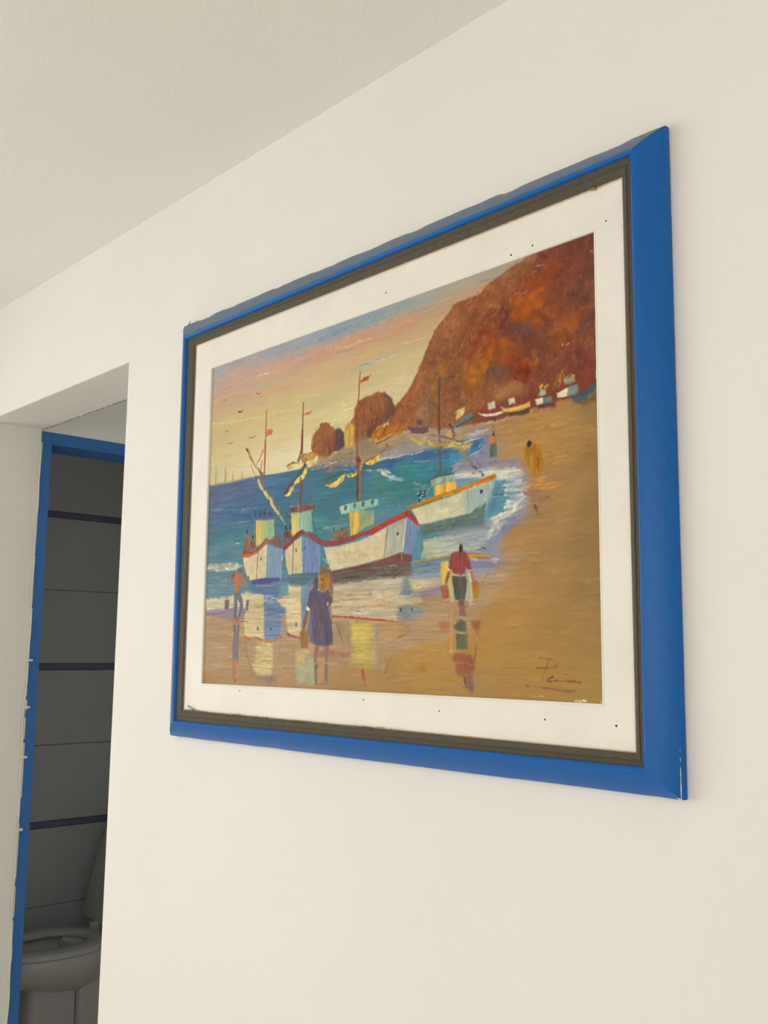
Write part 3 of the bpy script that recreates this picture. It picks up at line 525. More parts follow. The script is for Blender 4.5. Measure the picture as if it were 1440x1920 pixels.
L|1267.7 104.9 1308.1 101.7 1344.3 89.8|172 88 34|19.91 11.11|l0.72 s6 r4 e0.5 a0.1
L|1260.6 133.2 1307.8 123.2 1347 125.1|170 86 34|19.11 11.96|l0.72 s6 r4 e0.5 a0.1
L|1380.8 204.4 1409 195.4 1433.7 185.9|168 92 38|22.16 13.62|l0.72 s6 r4 e0.5 a0.1
L|1313.9 157 1340 160.6|166 86 34|12.39 9.83|l0.72 s6 r4 e0.5 a0.1
L|1353.3 134.7 1375.5 142.9|156 84 36|9.35 6.96|l0.72 s6 r4 e0.5 a0.1
L|1378.3 162 1414.7 217.4 1402.1 235.2|132 72 48|10.7 6.61|l0.72 s6 r4 e0.5 a0.1
L|1240.1 119.9 1226 152.2|104 54 50|13.62 8.53|l0.72 s6 r4 e0.5 a0.1
L|1260.2 176.6 1307.3 160.7 1300.2 196.6|112 72 68|14.32 9.41|l0.72 s6 r4 e0.5 a0.1
L|1287 193.5 1339 226.5|108 58 46|11.85 8.14|l0.72 s6 r4 e0.5 a0.1
L|1346.5 159.5 1365.3 185.1|108 60 52|14.81 7.35|l0.72 s6 r4 e0.5 a0.1
L|1218.7 183.5 1259.9 200.9|166 92 40|12.13 8.37|l0.72 s6 r4 e0.5 a0.1
L|1218.5 219.1 1266.3 237.4 1299.4 260.4|150 66 32|14.55 11.79|l0.72 s6 r4 e0.5 a0.1
L|1272.8 260.2 1299.2 278.9|128 52 32|14.46 10.74|l0.72 s6 r4 e0.5 a0.1
L|1183.5 175.6 1190.3 221.4 1158 247.9|164 94 36|17.37 12.21|l0.72 s6 r4 e0.5 a0.1
L|1136.1 271.4 1158 245.1 1172.4 239.8|176 110 36|20.06 14.91|l0.72 s6 r4 e0.5 a0.1
L|1190.4 207.6 1161.7 220.9|160 86 36|13.86 9.31|l0.72 s6 r4 e0.5 a0.1
L|1158.4 153.1 1129 191.5 1114.1 239.1|146 66 34|12.43 8.96|l0.72 s6 r4 e0.5 a0.1
L|1201.5 146.4 1183.5 181.1|150 70 36|13.88 10.45|l0.72 s6 r4 e0.5 a0.1
L|1183 250.2 1238.9 256|112 76 66|15.38 10.08|l0.72 s6 r4 e0.5 a0.1
L|1207.6 266.1 1217.9 287.1|116 76 66|12.89 9.98|l0.72 s6 r4 e0.5 a0.1
L|1313 231.4 1329 250.7|150 96 56|9.98 7.43|l0.72 s6 r4 e0.5 a0.1
L|1293 243.1 1319.1 259.1|146 90 50|9.48 5.87|l0.72 s6 r4 e0.5 a0.1
L|1375.8 317.4 1391.8 292.2|150 110 54|13.57 9.01|l0.72 s6 r4 e0.5 a0.1
L|1364 268.5 1379.8 261.4|150 92 54|8.39 5.57|l0.72 s6 r4 e0.5 a0.1
L|1401.6 260.9 1444.4 254.7|112 66 58|15.35 10.09|l0.72 s6 r4 e0.5 a0.1
L|1445.4 204 1464.9 132.2|108 68 58|20.41 13.09|l0.72 s6 r4 e0.5 a0.1
L|1463.5 334.2 1470.6 280.6|140 56 42|8.35 5.57|l0.72 s6 r4 e0.5 a0.1
L|1295.9 6 1322.5 11|158 108 74|11.32 8.73|l0.72 s6 r4 e0.5 a0.1
L|1268.6 20.1 1295.8 14.2|160 108 74|11.73 8.73|l0.72 s6 r4 e0.5 a0.1
L|1184.3 47.1 1212.8 40.8 1240.9 34.5|152 96 60|13.51 8.86|l0.72 s6 r4 e0.5 a0.1
L|1342.2 11.3 1355 20.4|100 52 48|11.49 6.86|l0.72 s6 r4 e0.5 a0.1
L|1147.9 71.5 1125.7 77.3|160 92 60|10.72 7.7|l0.72 s6 r4 e0.5 a0.1
L|1322 46.1 1354.7 44.5|140 74 50|10.76 7.99|l0.72 s6 r4 e0.5 a0.1
L|1240.7 56.6 1268.4 44.8 1308.8 42.4|160 106 70|7.3 4.29|l0.72 s6 r4 e0.5 a0.1
L|1226.6 75.1 1268.2 58.5|152 96 62|7.75 4.59|l0.72 s6 r4 e0.5 a0.1
L|1155 112.9 1191.2 93.8 1226.5 86.1|158 100 62|9.4 6.14|l0.72 s6 r4 e0.5 a0.1
L|1328.8 33.9 1338.6 35.1 1348.3 35.2|206 164 140|2.07 1.28|l0.9
L|1318.7 45.1 1328.6 42.5|176 130 110|2.9 1.45|l0.7
L|1474.3 41 1478.7 44.8|226 206 180|1.75 1.31|l0.95
L|1396.6 230.1 1396.5 235|226 206 180|2.31 1.73|l0.95
L|1408.3 234.5 1413.8 232.7|226 206 180|2.16 1.62|l0.95
L|1069 120.9 1084.3 72.6|190 122 88|3.36 1.87|l0.5 r1
L|1041.9 102.9 1037.9 87.4|190 122 88|3.03 1.69|l0.5 r1
L|1049.7 101.9 1057.4 80.5|190 122 88|3.42 1.9|l0.5 r1
L|1099.5 70.7 1114.5 77.3|190 122 88|2.27 1.25|l0.5 r1
L|1095.7 64 1125.7 68.7|190 122 88|2.4 1.32|l0.5 r1
L|1110.4 241.2 1121.5 223.7|190 122 88|3.21 1.78|l0.5 r1
L|1289.1 6.8 1309.3 5.8|190 122 88|2.47 1.36|l0.5 r1
L|1231.8 284.4 1242.2 272.9 1252.4 272.2 1265.8 280.3|92 48 38|1.88 1.06|l0.7
L|1238.7 280.3 1252.3 277.6 1272.5 286.9 1279.1 293.6|92 48 38|1.69 0.96|l0.7
L|1249 274.3 1252.3 280.3|92 48 38|1.93 1.1|l0.7
L|1259.2 273.6 1260.8 282|92 48 38|2.1 1.2|l0.7
L|1269.2 282.3 1270.8 290.6|92 48 38|2.09 1.19|l0.7
L|1279.1 290.9 1292.3 298.8 1285.8 292.2|92 48 38|1.7 0.97|l0.7
L|1265.6 299 1258.8 305.7|92 48 38|2.2 1.26|l0.7
L|1343.6 134.9 1346.7 143.7|92 48 38|1.9 1.08|l0.7
L|1034.3 236.1 1057.5 236.4 1076.6 240.1|92 48 38|1.88 1.06|l0.7
L|1042.1 297.8 1061.3 298.4 1072.7 304.7|92 48 38|1.82 1.03|l0.7
L|1042.1 290.7 1046 295.6|92 48 38|2.05 1.17|l0.7
L|1110.2 305.7 1115.8 301.2|92 48 38|2.33 1.33|l0.7
L|1353 155.8 1371.8 176.2 1371.6 186.6|92 48 38|1.77 1|l0.7
P|1210.9 291.2 1252.2 289.7 1279.1 296.2 1268.9 310.3 1238.3 315.3 1217.7 314.2|168 118 72|s8 r4 l0.7
P|1124.9 336.2 1217.6 325 1285.4 321.3 1327.6 350 1381.7 336.5 1454.2 355 1482.5 337.9 1483.1 313.1 1431.2 310.3 1412.3 349.8 1375.1 358.4 1368.7 367.6 1304.7 361.7 1237.9 366.2 1182.3 365.1 1128.5 353.4|130 66 46|s10 r3 l0.6 nh
D|1128.5 336.8 1265.4 322.9 1317.9 348.3 1304.7 366.9 1182.3 362.3|140 72 50 124 62 44 150 84 56|50 21.1 3.88 -0.062|l0.5 d36
P|717 244.5 728.1 236.3 761.3 229.8 797.5 225.2 822.5 231.1 847.4 252.9 861.6 279.8 858.3 291.3 841.2 312.8 827.2 317.8 798.8 318.1 770.4 343.3 741.3 353.8 673.7 351.5 669.7 343.3 691.5 290.8 706.3 273 705.9 252.6|152 96 60|s2.5 r1.2 ni a0.06 e0.4
P|819 231.7 847.5 255.3 861.6 279.8 854.9 295.6 834.2 311.6 819.9 301.9 840.8 281 840.5 261.4|108 76 66|s8 r2 nv l0.85
P|762.4 302.4 776.9 294.8 805.7 297.1 791.6 317 777.5 332 755.7 336.1|112 66 56|s6 r2 l0.85
P|668.7 294.8 680.1 291.5 706.8 298.4 707.8 353.9 677.5 352 669 348.2|206 156 72|s3 r1.2 nv a0.07 e0.6
P|710.2 283.8 717.3 259.7 732.2 257.2 718.7 335.5 707.7 348.9|146 78 46|s8 r2 l0.7
D|705.7 245 826.1 234.3 854.6 273.7 827 303.1 755.7 336.1 704 348.3|172 112 70 136 86 56 158 100 62 120 78 58|130 12.6 5.53 1.704|j0.25 l0.5 d40 e0.6
D|702 246.9 743.3 259.2 732.7 287.5 702.6 277.4|206 150 96 184 120 72|12 7.1 3.56 -1.286|l0.8 d41 e0.8
D|670.5 292.5 706.8 298.4 704.1 353.4 673.7 351.5|226 182 96 190 140 64 216 166 80|30 13.2 3.94 1.55|l0.7 d42 e0.8
L|704.4 272.7 706.6 252.8 717 244.5|216 160 104|3.57 2.22|l0.8 r0.8
L|720.8 245.1 739.2 234.5 761.3 231|112 64 44|2.81 1.74|l0.6
P|561.4 274.9 577.6 273.6 601.8 278.8 622.2 305.4 626.5 321.5 623.5 357 603.9 364.5 564 369.4|152 96 62|s2.5 r1.2 ni a0.06 e0.4
P|628 302.4 637.7 297.5 653.4 302.5 666.2 322.4 668.4 353.2 643.2 364.9 619.5 356.4 626.5 321.5|98 76 76|s4 r1.6 nv a0.1
P|524.2 335.3 525.4 312.3 535.8 295.3 557.1 282.4 564.2 281.2 613.8 289.1 626.4 309.3 628.8 336.8 622.4 356.2 602 376 566.7 373.5 530.2 352.4|152 96 62|s2.5 r1.2 ni a0.06 e0.4
P|579.6 325 628.3 314.1 632.6 350.9 608.9 372.4 580.6 364|118 70 54|s12 r3 l0.7
L|529.6 331.5 528.9 310.5 539.4 295.8 557.1 284.7|206 150 92|3.8 2.84|l0.8 r1 e0.6
D|526 335.6 564.3 285.9 613.9 293.7 625.3 336.3 594.9 372.8 544.7 356.7|168 110 70 132 82 56 156 100 66|70 12.2 5.94 1.469|j0.2 l0.5 d43 e0.6
P|628 305 638.3 302.1 652.1 305.4 664.3 319.7 667.2 347 649.8 357.9 622.4 358.5 632.1 332.8|98 76 78|s3 r1.6 nv a0.1 l0.95
P|665.5 297.4 709.2 304.4 703.5 354.5 670.1 356.3|206 158 74|s3 r1.2 nv a0.07 e0.7
D|668.9 298 705.8 303.9 700.2 356.2 671.8 354.3|228 186 100 180 130 60 214 168 84|30 13.1 3.97 1.595|j0.1 l0.75 d44 e0.8
P|555.8 367.5 601.8 369.2 649.9 360.1 670.1 355.2 716.7 352 729.6 342.9 787.6 349.4 800.4 364.3 903.9 356.5 904.2 390 868.4 393.3 807.1 395.3 737.2 400.9 670.9 392.1 623.2 390.2 567.2 391.9 545.4 379.8|158 136 106|s6 r2 nh a0.09 l0.95
D|559.5 370.2 670.2 358.6 787.8 364.6 892.1 358.9 892.3 388.3 800.8 392.3 670.9 392.1 567.1 387.3|172 146 108 146 130 112 180 144 98 140 134 126|70 41.1 4.41 -0.007|l0.45 d45
P|709.6 326.6 768.3 335.6 787.7 360.3 769 379.2 723.5 368.4|140 118 94|s12 r3 l0.6 nv
P|904.1 379.5 862.3 384 807 393.2 800.9 400.9 832 403 904.3 400.5|142 146 152|s6 r2 l0.8
L|602 374.9 622.7 368.7|206 160 110|2.76 2.06|l0.8 r1
P|771.8 355.8 787.3 329.9 806 319.9 903.7 335.5 891.9 346.2 825.2 355.1 794 359.1|168 104 40|s6 r3 ni a0.12 e0.6
D|781.2 350.7 799.8 323.2 891.8 333.6 885.9 343.2 815.9 353.7|190 116 44 150 86 40 204 134 58 160 84 36|50 11.7 5.03 -0.793|l0.6 d46 e0.7
P|792.4 355.6 825.1 350.8 849.7 346 858.8 347.4 846.7 352 794 360.1|196 152 56|s2.5 r0.8
L|794.1 362.9 822.1 360 858.9 349.6|92 72 64|2.81 1.84|l0.9
L|782.9 357.4 800.4 365.4|96 70 60|2.25 1.4|l0.8
P|830.9 369.2 836.2 369.6 838.4 375.2 831.6 374.2|110 66 56|s2 l0.9
D|556.2 381.3 724.1 399.2 717.9 420.3 567.7 410.2 545.8 393.7|150 160 176 104 122 160 190 186 176 120 110 120 86 104 150|70 31.3 3.55 0.065|l0.6 d47 e0.4
L|574.2 388.2 595.6 400.1 574.8 411.1|142 104 84|9.27 6.94|l0.55 s6 r2
L|595.4 393.3 609.9 413.2|142 104 84|7.54 5.63|l0.55 s6 r2
L|636.9 389.8 650.9 402.8 640.9 414.9|142 104 84|8.73 6.53|l0.55 s6 r2
L|654.3 403.2 658 417.1|142 104 84|8.42 6.3|l0.55 s6 r2
L|623.5 403.7 609.9 415.5|142 104 84|8.2 6.17|l0.55 s6 r2
L|581.5 398.3 609.4 391.7 650.6 390.5|206 196 180|2.54 1.56|l0.8 r1 e0.7
L|524.2 397.8 567.4 398.7|180 180 186|2.46 1.52|l0.8 r1
L|747.3 426.2 788.8 433.7 826.2 436.3 844.7 442.8|170 176 184|4.21 2.73|l0.75 r1.6 s3 e0.5
L|657.4 391.4 711 398.5|170 172 176|2.89 2|l0.6 r1
D|817 437.2 847.8 445.3 847.9 455.9 820.3 450.4|230 216 180 214 204 176|22 12.2 3.27 0.256|l0.9 d48 e0.9
D|841.8 453 904.9 469.1 905 475.3 845 466.1|190 200 196 150 180 184|24 15.9 2.42 0.221|l0.8 d49 e0.7
L|847.4 409.4 871.6 409.5 904.4 405.7|196 196 200|2.88 1.42|l0.9 r0.8
L|562.2 470.9 583.4 469.9 611.3 470.7|110 160 180|2.12 1.2|l0.8
L|811.8 508.8 851.6 508.8|100 140 176|2.81 1.39|l0.5
L|422.3 469.8 534 483.9 639.5 501.6|64 124 150|4.57 2.88|l0.4 s5
L|570.4 509.1 625.9 504.6 646.3 502.3|84 110 100|3.08 2.12|l0.6
L|596.4 431.9 637.7 425.7 664.8 422.4|58 88 66|4.76 3.12|l0.6 s3
P|10.2 383.3 149.8 384.5 275.3 386.9 286.5 431.3 201.1 430.3 101.5 422.3 13.6 424.5|92 106 146|s6 r1 nh a0.05 l0.7
L|26.4 464.1 103.9 467.3 164.3 477.5 279.1 477.6|110 160 172|4.41 1.6|l0.7 r1.4 s3 e0.5
L|91.2 516.6 156.3 515.1 214.7 516|122 110 112|5.74 3.28|l0.75 s4
L|175.9 515.4 233.8 516.3|150 172 176|2.96 1.62|l0.7
L|48.2 575.2 109.6 576.8 169.2 578.3|142 118 112|5.03 3.26|l0.7 s3
L|169.2 578.3 208.1 579.7|190 210 206|4.23 2.25|l0.8 r1
L|196 528.4 262.8 531.3 389.9 531.6|70 140 150|6.53 4.67|l0.5 s6
P|16.4 638.4 82.2 633.5 172 635.9 201.6 646 173.1 658.4 83.6 657.8 17 650|196 190 166|s5 r3 nh a0.12 l0.85
D|17.9 638.5 112.8 638.1 191.8 642.7 173.1 658.4 21.3 651.7|222 212 182 180 180 180 206 196 166|26 20.4 3.51 0|l0.75 d50 e0.7
D|17.5 658.7 212 663.2 233.6 719.2 21.5 728.1|96 140 160 120 150 164 86 150 150 110 134 160|50 40.8 4.05 0|l0.45 j0.06 d51
P|13.5 742.2 67.6 738.3 132.9 737.6 243.5 729.1 317.7 738.6 319.4 781.4 169 772.1 69.6 775.2 15.6 779.6|206 192 156|s4 r2 nh a0.08
L|23 771.2 59.3 773.5 104.9 773.3|238 226 192|4.29 2.26|l0.9 r1 e0.8
P|15.5 778.2 94.7 771.6 207.6 773.1 246 785 246.9 804 161.1 807.9 71 800.7 18.4 782.5|150 132 140|s5 r2 nh a0.06
D|13.5 742.2 234.2 732.9 236.1 773.9 17.9 773.9|216 202 164 190 176 150 224 212 178|30 44.2 4.05 0|l0.5 d52
P|242.2 700.4 430.3 690.4 431.4 721.8 380.2 743.4 317.8 741.3 247.7 719.8|92 120 160|s5 r2 nh
P|428.2 690.3 574.7 687.4 575.4 712.6 515.1 720.1 431.3 716.6|84 116 122|s5 r1.5 nh a0.07
P|396.6 712.5 435.3 708.9 440.5 737.7 389.1 746.4|112 160 164|s6 r2 l0.8
P|243.7 733.2 318.6 738.6 323.8 866.3 286.5 862.2 230.6 857.9 219.2 817.1 226.9 779.1|204 184 144|s4 r2.5 nh a0.07
P|376.3 753.8 436.4 740.2 433.4 716.7 492.5 721.7 496.8 859.3 435.9 848.7 426 809.9 420.6 778.7 381.1 767.1|210 190 148|s4 r2.5 nh a0.07
P|319.5 738.6 380.1 740.8 376.4 756.5 398.5 765 404.2 861.4 332 869 324.5 861|112 134 170|s4 r2 nh a0.08
P|328.1 773.6 416.3 778.5 412.5 791.5 338.1 797.7|96 116 176|s4 r2 nh l0.85
D|322.3 741.4 375.8 740.6 372.4 766.9 327.9 768.3|150 160 176 190 190 176 80 110 176|24 20.4 3.78 0|l0.6 d53
P|492.5 721.7 543.1 703.5 524.1 748.4 517.1 786.2 506.2 831.6 496.1 836.5|110 140 176|s5 r1.5 nv l0.9
L|236.6 784.8 319.7 788|176 142 110|2.5 1.53|l0.6 r1
L|242.3 806.6 321.5 808.5|176 142 110|2.5 1.53|l0.6 r1
L|329.5 808.2 400.2 811.5|176 142 110|2.44 1.5|l0.6 r1
L|434 794.5 492.8 798.4|176 142 110|2.38 1.46|l0.6 r1
L|433.1 768.6 491.9 769|176 142 110|2.39 1.47|l0.6 r1
L|230.6 857.9 249.6 864.7 286.5 862.2 314 868.9 341.2 874.3 372 871.7 408.4 858.8|186 110 60|5.61 4.47|l0.9 r1.4 e0.5
L|230.6 859.2 249.6 863.9|206 100 52|6.5 4.85|l0.9
L|314.1 870.2 341.2 875.6|206 140 60|6.26 4.66|l0.8
L|284.1 860.8 309.4 866.3|140 100 92|4.12 3.15|l0.8
L|431.7 851.2 461.6 859.1 488.8 864.3|160 76 72|5.2 4.52|l0.9 r1 e0.5
P|287 831.5 294.2 828.9 296.4 836.9 289.3 842.2|90 90 84|s2
P|349.4 834.9 355.5 832.8 357.6 840.2 350.5 841.2|60 70 90|s2
P|468.7 822.2 474.5 819.7 474.8 831.2 469 832.4|90 84 74|s2
P|280.4 881.3 367.9 880 367 912.5 362.5 964.6 345.3 976.6 291.1 968.7 271.5 940 288.9 918.5|204 186 130|s6 r3 nh a0.08 l0.9
D|270.8 924 296.7 886.6 363.7 883.9 362.3 962 291 966.1|216 200 140 190 168 120 210 192 134|40 23.8 4.59 0|l0.5 j0.6 d54
P|233.8 875.9 278.1 881.3 284.1 913.2 251.8 913.5|190 156 118|s8 r3 l0.6
P|295.9 973.9 362.6 968.4 389 974.3 380.8 986.1 319.1 989.1|146 120 118|s8 r3 l0.8
L|231.5 878.6 245.1 918.9 272.8 969.1|120 96 74|3.04 2.25|l0.7
L|404.6 870.9 395 904.6 383.8 951.2|150 124 100|3.42 2.45|l0.6
L|464 871.1 460.9 901.6|130 110 90|2.89 2.4|l0.6
P|367.9 878.7 402.4 870.9 395 904.6 383.3 938.3 369.6 922.9|180 150 130|s8 l0.6
P|359.1 878.7 398 868.3 381.1 881.3|160 150 150|s5 l0.7
P|475.8 911.6 479.6 901.5 528.5 896.2 549.1 913.5 558 945.6 559.2 987.4 482.4 985.8 472.8 947.1|178 168 130|s7 r2.5 nh a0.06 l0.85
P|475.6 906.6 512.5 901.3 509.5 936.4 474.5 934.4|204 178 116|s8 r2 l0.7
P|485.2 946.8 549.4 920.9 558.3 982.5 490.6 984.3|176 174 140|s8 l0.7
D|403.4 896.8 471 891.4 474 982.3 397.9 981.8|182 142 102 170 132 92 190 150 110|20 44.2 4.59 0|l0.4 d55
P|616.6 716.8 688.9 712.7 832.3 714.6 932.8 719.4 1039.8 724.5 1039.8 739.9 965.2 763.6 965.3 781.5 880.7 788.2 877.7 827.1 785.1 820.9 626.5 806|196 180 148|s5 r2.5 nh a0.08
P|624.3 714.7 725.9 716.8 783.4 709.9 899.9 717.8 893.6 747.4 726.2 736.1 632.4 732.3|172 166 144|s8 r2 nh l0.8 a0.08
D|624.4 717.2 893.3 719.8 894.3 825 630.4 806.1|212 190 146 180 168 140 200 176 132 190 180 156 206 168 120|120 51 4.32 0|l0.38 j0.06 d56 s3
L|625.2 753.1 689.7 752.8 784 753.8|182 140 100|3.7 2.18|l0.75 r1.5 e0.5
L|671.2 765.6 734 762.8|170 140 110|3.67 2.22|l0.75 r1.5 e0.5
L|777.2 766.6 833 769.5|206 158 104|3.54 2.14|l0.75 r1.5 e0.5
L|622.1 781.3 727.2 785.3 833.2 784.6|190 146 96|3.69 2.14|l0.75 r1.5 e0.5
L|756 780.1 874 785.7|196 150 100|3.55 2.11|l0.75 r1.5 e0.5
L|733.4 726.8 853.1 734.2|200 160 112|3.59 2.14|l0.75 r1.5 e0.5
L|666.5 721.5 718.6 718.9 751.4 720.4|150 156 186|4.25 2.77|l0.8 s3
P|896.6 717.7 919.7 714.2 928.1 744.2 933.1 767 887.1 760.9 896.9 742.9|118 134 142|s7 r2.5 nh l0.85
P|887.3 786.1 917 782.4 965.3 788.2 968.6 804 959.2 817.1 884.4 822.6 877.6 811|142 146 142|s6 r2.5 nh a0.08 l0.9
D|890.7 788.5 962.2 790.4 959.1 812.7 887.6 815.8|112 130 146 160 160 150 120 140 160 96 116 140|26 20.4 4.05 0|l0.55 d57
P|886.7 791.1 890.7 788.5 894.7 797.7 890.1 801|60 66 66|s2
P|927.5 791.7 930.7 790.7 932.7 798.6 929.5 800.4|76 90 96|s2
L|626.5 806 690.9 809.7 778 817.3 833.7 820.6|184 76 56|5.94 5.6|l0.95 r1 e0.6
L|830.3 820.5 877.7 824.8|172 94 66|5.34 3.95|l0.9 r1
L|881 824.8 917.3 824.3 952.8 821.5|150 116 94|3.43 2.58|l0.7
L|723.7 793.6 738.3 796.4 752.8 801|112 104 86|2.54 1.4|l0.8
D|936.1 733.2 1036.7 724.3 1033.7 739.6 952.4 751.9|206 182 138 190 160 112 176 170 150|26 35 3.94 -0.134|l0.7 d58
L|939.5 751.4 968.3 749.2 1009.1 736.3|226 204 170|2.71 1.33|l0.9 r1.2 e0.7
L|937.8 736.7 942.7 744.8 965.1 743.4|222 204 160|2.9 1.83|l0.9 r1
P|933 753.5 974.6 748.3 1027.6 737.2 1033.7 757.2 984.2 766.5 933.1 767|148 136 146|s7 r2 nh l0.9
D|920.1 766.6 1058 766.8 1064 793.1 965.4 790.5 933.2 780.6|186 148 100 170 136 100 196 150 92|36 40.8 4.05 0|l0.5 d59
P|927.5 673.5 1039.7 673.7 1030.6 719.6 932.8 719.4 927.7 698.7|128 144 162|s7 r2 nh a0.08 l0.95
D|929.2 678.2 1033.6 677.8 1030.6 717.4 932.7 714.9|96 136 150 140 146 166 84 130 140 160 156 150 120 130 170|50 34 4.05 0|l0.55 d60
L|935.8 694.5 990.2 690.8 1024.4 690.5|84 136 140|5.3 3.87|l0.6 s4
L|935.7 678.6 977.5 677.7 1057.9 672.7|176 150 72|4.52 3.08|l0.95 r0.8
L|942.2 680.8 983.8 680.3|150 120 60|2.11 1.3|l0.6
P|636.8 819.9 699.5 823.5 707.9 863.4 704.5 883.3 669.6 875.8 649.3 842.9|160 136 98|s7 r2 l0.8
L|642.9 825.1 657.3 848.1 671.6 875.8|116 98 74|4.01 2.38|l0.75
P|699.4 821 793.1 827.4 793.5 854.1 782.9 875.9 808.4 883.2 801.8 926.5 794.8 941 698 940.3 716.3 903 704.3 873.3|192 168 102|s9 r3 nh a0.04 l0.85
P|707.1 823.6 778.4 827.1 771.7 863.7 765.2 917.3 735.5 922.5 723.4 878.3 711.7 863.4|204 178 96|s9 r3 nh l0.85
D|707.2 828.6 778.5 829.6 787.2 917 728.1 927.5|214 188 92 190 164 96 206 176 100|40 27.2 4.59 0|l0.5 d61
P|789.5 829.7 811.2 830 816.2 926.3 841.1 930.7 830.7 945.2 794.8 941 797.5 878.3|168 150 120|s7 r2 l0.75 nv
L|811.5 849.4 797.2 859|136 120 110|4.76 3.19|l0.6
P|578.3 896.2 618.8 896 697.3 903.1 693.6 910.6 611.1 910 578.7 911.6|160 114 96|s5 r1.5 l0.85
L|750.9 946.7 753 963.6|184 72 56|8.2 9.41|l0.95 r0.6
L|758.6 963.5 759.7 985.3|164 100 74|6.13 5.31|l0.75
L|836.1 952.2 841.2 935.5 858.5 911.6|112 90 60|3.27 1.81|l0.75
L|851.1 878.3 878.8 864.2 923.2 852.7|136 112 72|3.38 2.21|l0.7 r1
L|909.5 838.5 926.5 845.7 913 852.6|140 120 84|7.4 5.54|l0.4 s5
L|858.5 911.6 879 878.4|150 120 72|2.49 1.77|l0.4
L|940.2 892.3 979.8 893.3 1056.2 895.2|198 154 84|2.05 1.24|l0.7 r1.2
L|946.5 827.3 1011.9 832.9 1074.8 829.3|190 140 76|3.87 2.48|l0.4 s5
P|953.8 933.7 983.2 933.2 983.3 942.3 953.9 944|172 124 50|s5 r1.5 l0.85
L|851.9 949.5 913.8 948.2|182 138 100|4.58 3.21|l0.5 s5
P|1027.8 828.6 1056.1 829 1056.2 842.5 1027.8 844.5|166 114 72|s6 l0.6
P|814.8 830.1 906 829 906.1 845.5 864.9 859.4 822.3 849.5|186 134 74|s10 r3 l0.5
P|239.8 490.4 251.4 485.9 293.2 481.8 334.8 491.3 375.1 489.9 376.3 522.3 252.6 513.8|92 116 136|s8 l0.25
L|251.1 480.4 252.5 511|110 130 150|3.26|l0.7
L|261 491 263.5 503.7|70 76 90|7.88 6.83|l0.75
L|286.8 493.5 289.2 506.1|70 76 90|7.79 6.74|l0.75
L|309.9 495.7 312.3 508.3|70 76 90|7.7 6.67|l0.75
L|337.3 498.4 339.6 510.8|70 76 90|7.6 6.58|l0.75
L|276 511.8 317.5 512.9 380.5 516 411.3 517.5|112 112 104|4.79 3.09|l0.85
P|264.5 517.7 308.6 518.9 358.6 523.4 361.5 577.5 338.5 583.8 274.9 595.5 266.3 589.4|170 186 134|s2.5 r1.2 nv a0.06
P|264.6 519.1 299.5 520.8 297.4 580.8 274.8 592.8 266.1 586.7|228 188 104|s6 r2 nv
P|327 523.3 358.6 523.9 361.5 577.5 333.9 580.8|140 180 142|s8 r1 l0.8
L|266.1 520.6 267.6 586.8|110 80 60|4.86|l0.85
L|360.9 526.3 365.9 575.2|100 110 90|4.07|l0.8
P|207.1 610.2 212.9 580 225.7 547.6 236.8 581.8 255.2 572.1 274.9 595.5 209.6 613.2|136 94 72|s3 r1.6 a0.12
L|223.3 547.4 215.5 585.8|180 110 70|5.55 3.89|l0.7
L|228.6 559 237 587.3|180 110 70|5.21 3.63|l0.7
L|250.5 571.8 255.9 588.7|180 110 70|5.12 3.58|l0.7
L|223.6 544.1 225.8 550.4|34 34 44|6.17 5.14|l0.95
L|253.9 563.2 256.9 568.1|40 36 46|5.6 4.66|l0.95
L|228.4 522.8 225.7 547.6|90 90 90|2.5|l0.7
P|364.8 569.7 391.2 566.4 401.3 604.5 374.8 599.9 338.4 581.1|134 96 92|s4 r1.6 l0.85
P|207.2 622.8 238.7 623.3 275.8 614.8 320.8 593.4 327.9 591.2 327 690.8 279.1 691.2 244.7 693.7 226.8 675 213.7 649.5|213 196 158|s1.8 r0.6 ni a0.035 e0.5
P|327.9 591.2 361.6 601.7 399.3 609.6 403.9 615.2 399.5 696.8 324.7 690.6|128 154 184|s1.8 r0.6 nv a0.04 e0.5
P|244.8 696.4 320.2 689.1 391.5 692.5 391.7 699.1 320.9 707.9 261.1 705.3|76 86 158|s2 r0.8 e0.4
L|279.9 709.7 352.5 712.7 409.4 706.5|170 160 136|2.52 1.52|l0.8 r0.6
L|205.9 616.3 238.4 617.3 275.5 609.3 311.4 587.3 324.6 576|184 100 54|14.99 10.94|l1 r0.7 e0.7
L|209.6 611.8 256.9 610.8 293.5 596.9 320.1 577|140 76 60|4.44 3.61|l0.8
L|210 620.2 247.9 619.8 275.6 612|214 134 60|3.36 2.65|l0.8
L|322.5 579.9 347.6 585.9 392.5 602.5|146 88 72|9.57 9.4|l0.85
L|283.1 612.5 279 689.8|104 84 52|3.49 2.94|l0.95
L|323.1 593.5 323.7 687.9|224 212 184|3.14|l0.8
P|295.7 628.3 301.2 626.7 302.5 636 297 636.5|90 74 56|s1.6
P|343.6 621.9 348 620.8 349.2 627.6 344.7 627.9|80 120 160|s1.6
L|402.3 631 400.5 641.5|232 226 214|4.04|l0.9
L|234.3 683.6 241.5 686.7|190 90 60|5.15|l0.9
P|426.2 510.9 432 490.2 549.3 496.8 545.6 509.3 533.6 515.9 535.2 572.8 510.6 570.8 477.1 568.1 448 581.5 441.2 570.4 441.7 523|140 180 156|s2.5 r1 nv a0.06
P|441.4 515 473.3 514.1 472.9 567.7 450 579 441.2 570.4|222 190 112|s5 r1.5 nv
P|427.8 495.1 483.1 492.7 547.3 496.1 543.7 511.7 471.1 512.5 428.4 511.1|122 84 78|s3 r1.4 nv a0.1
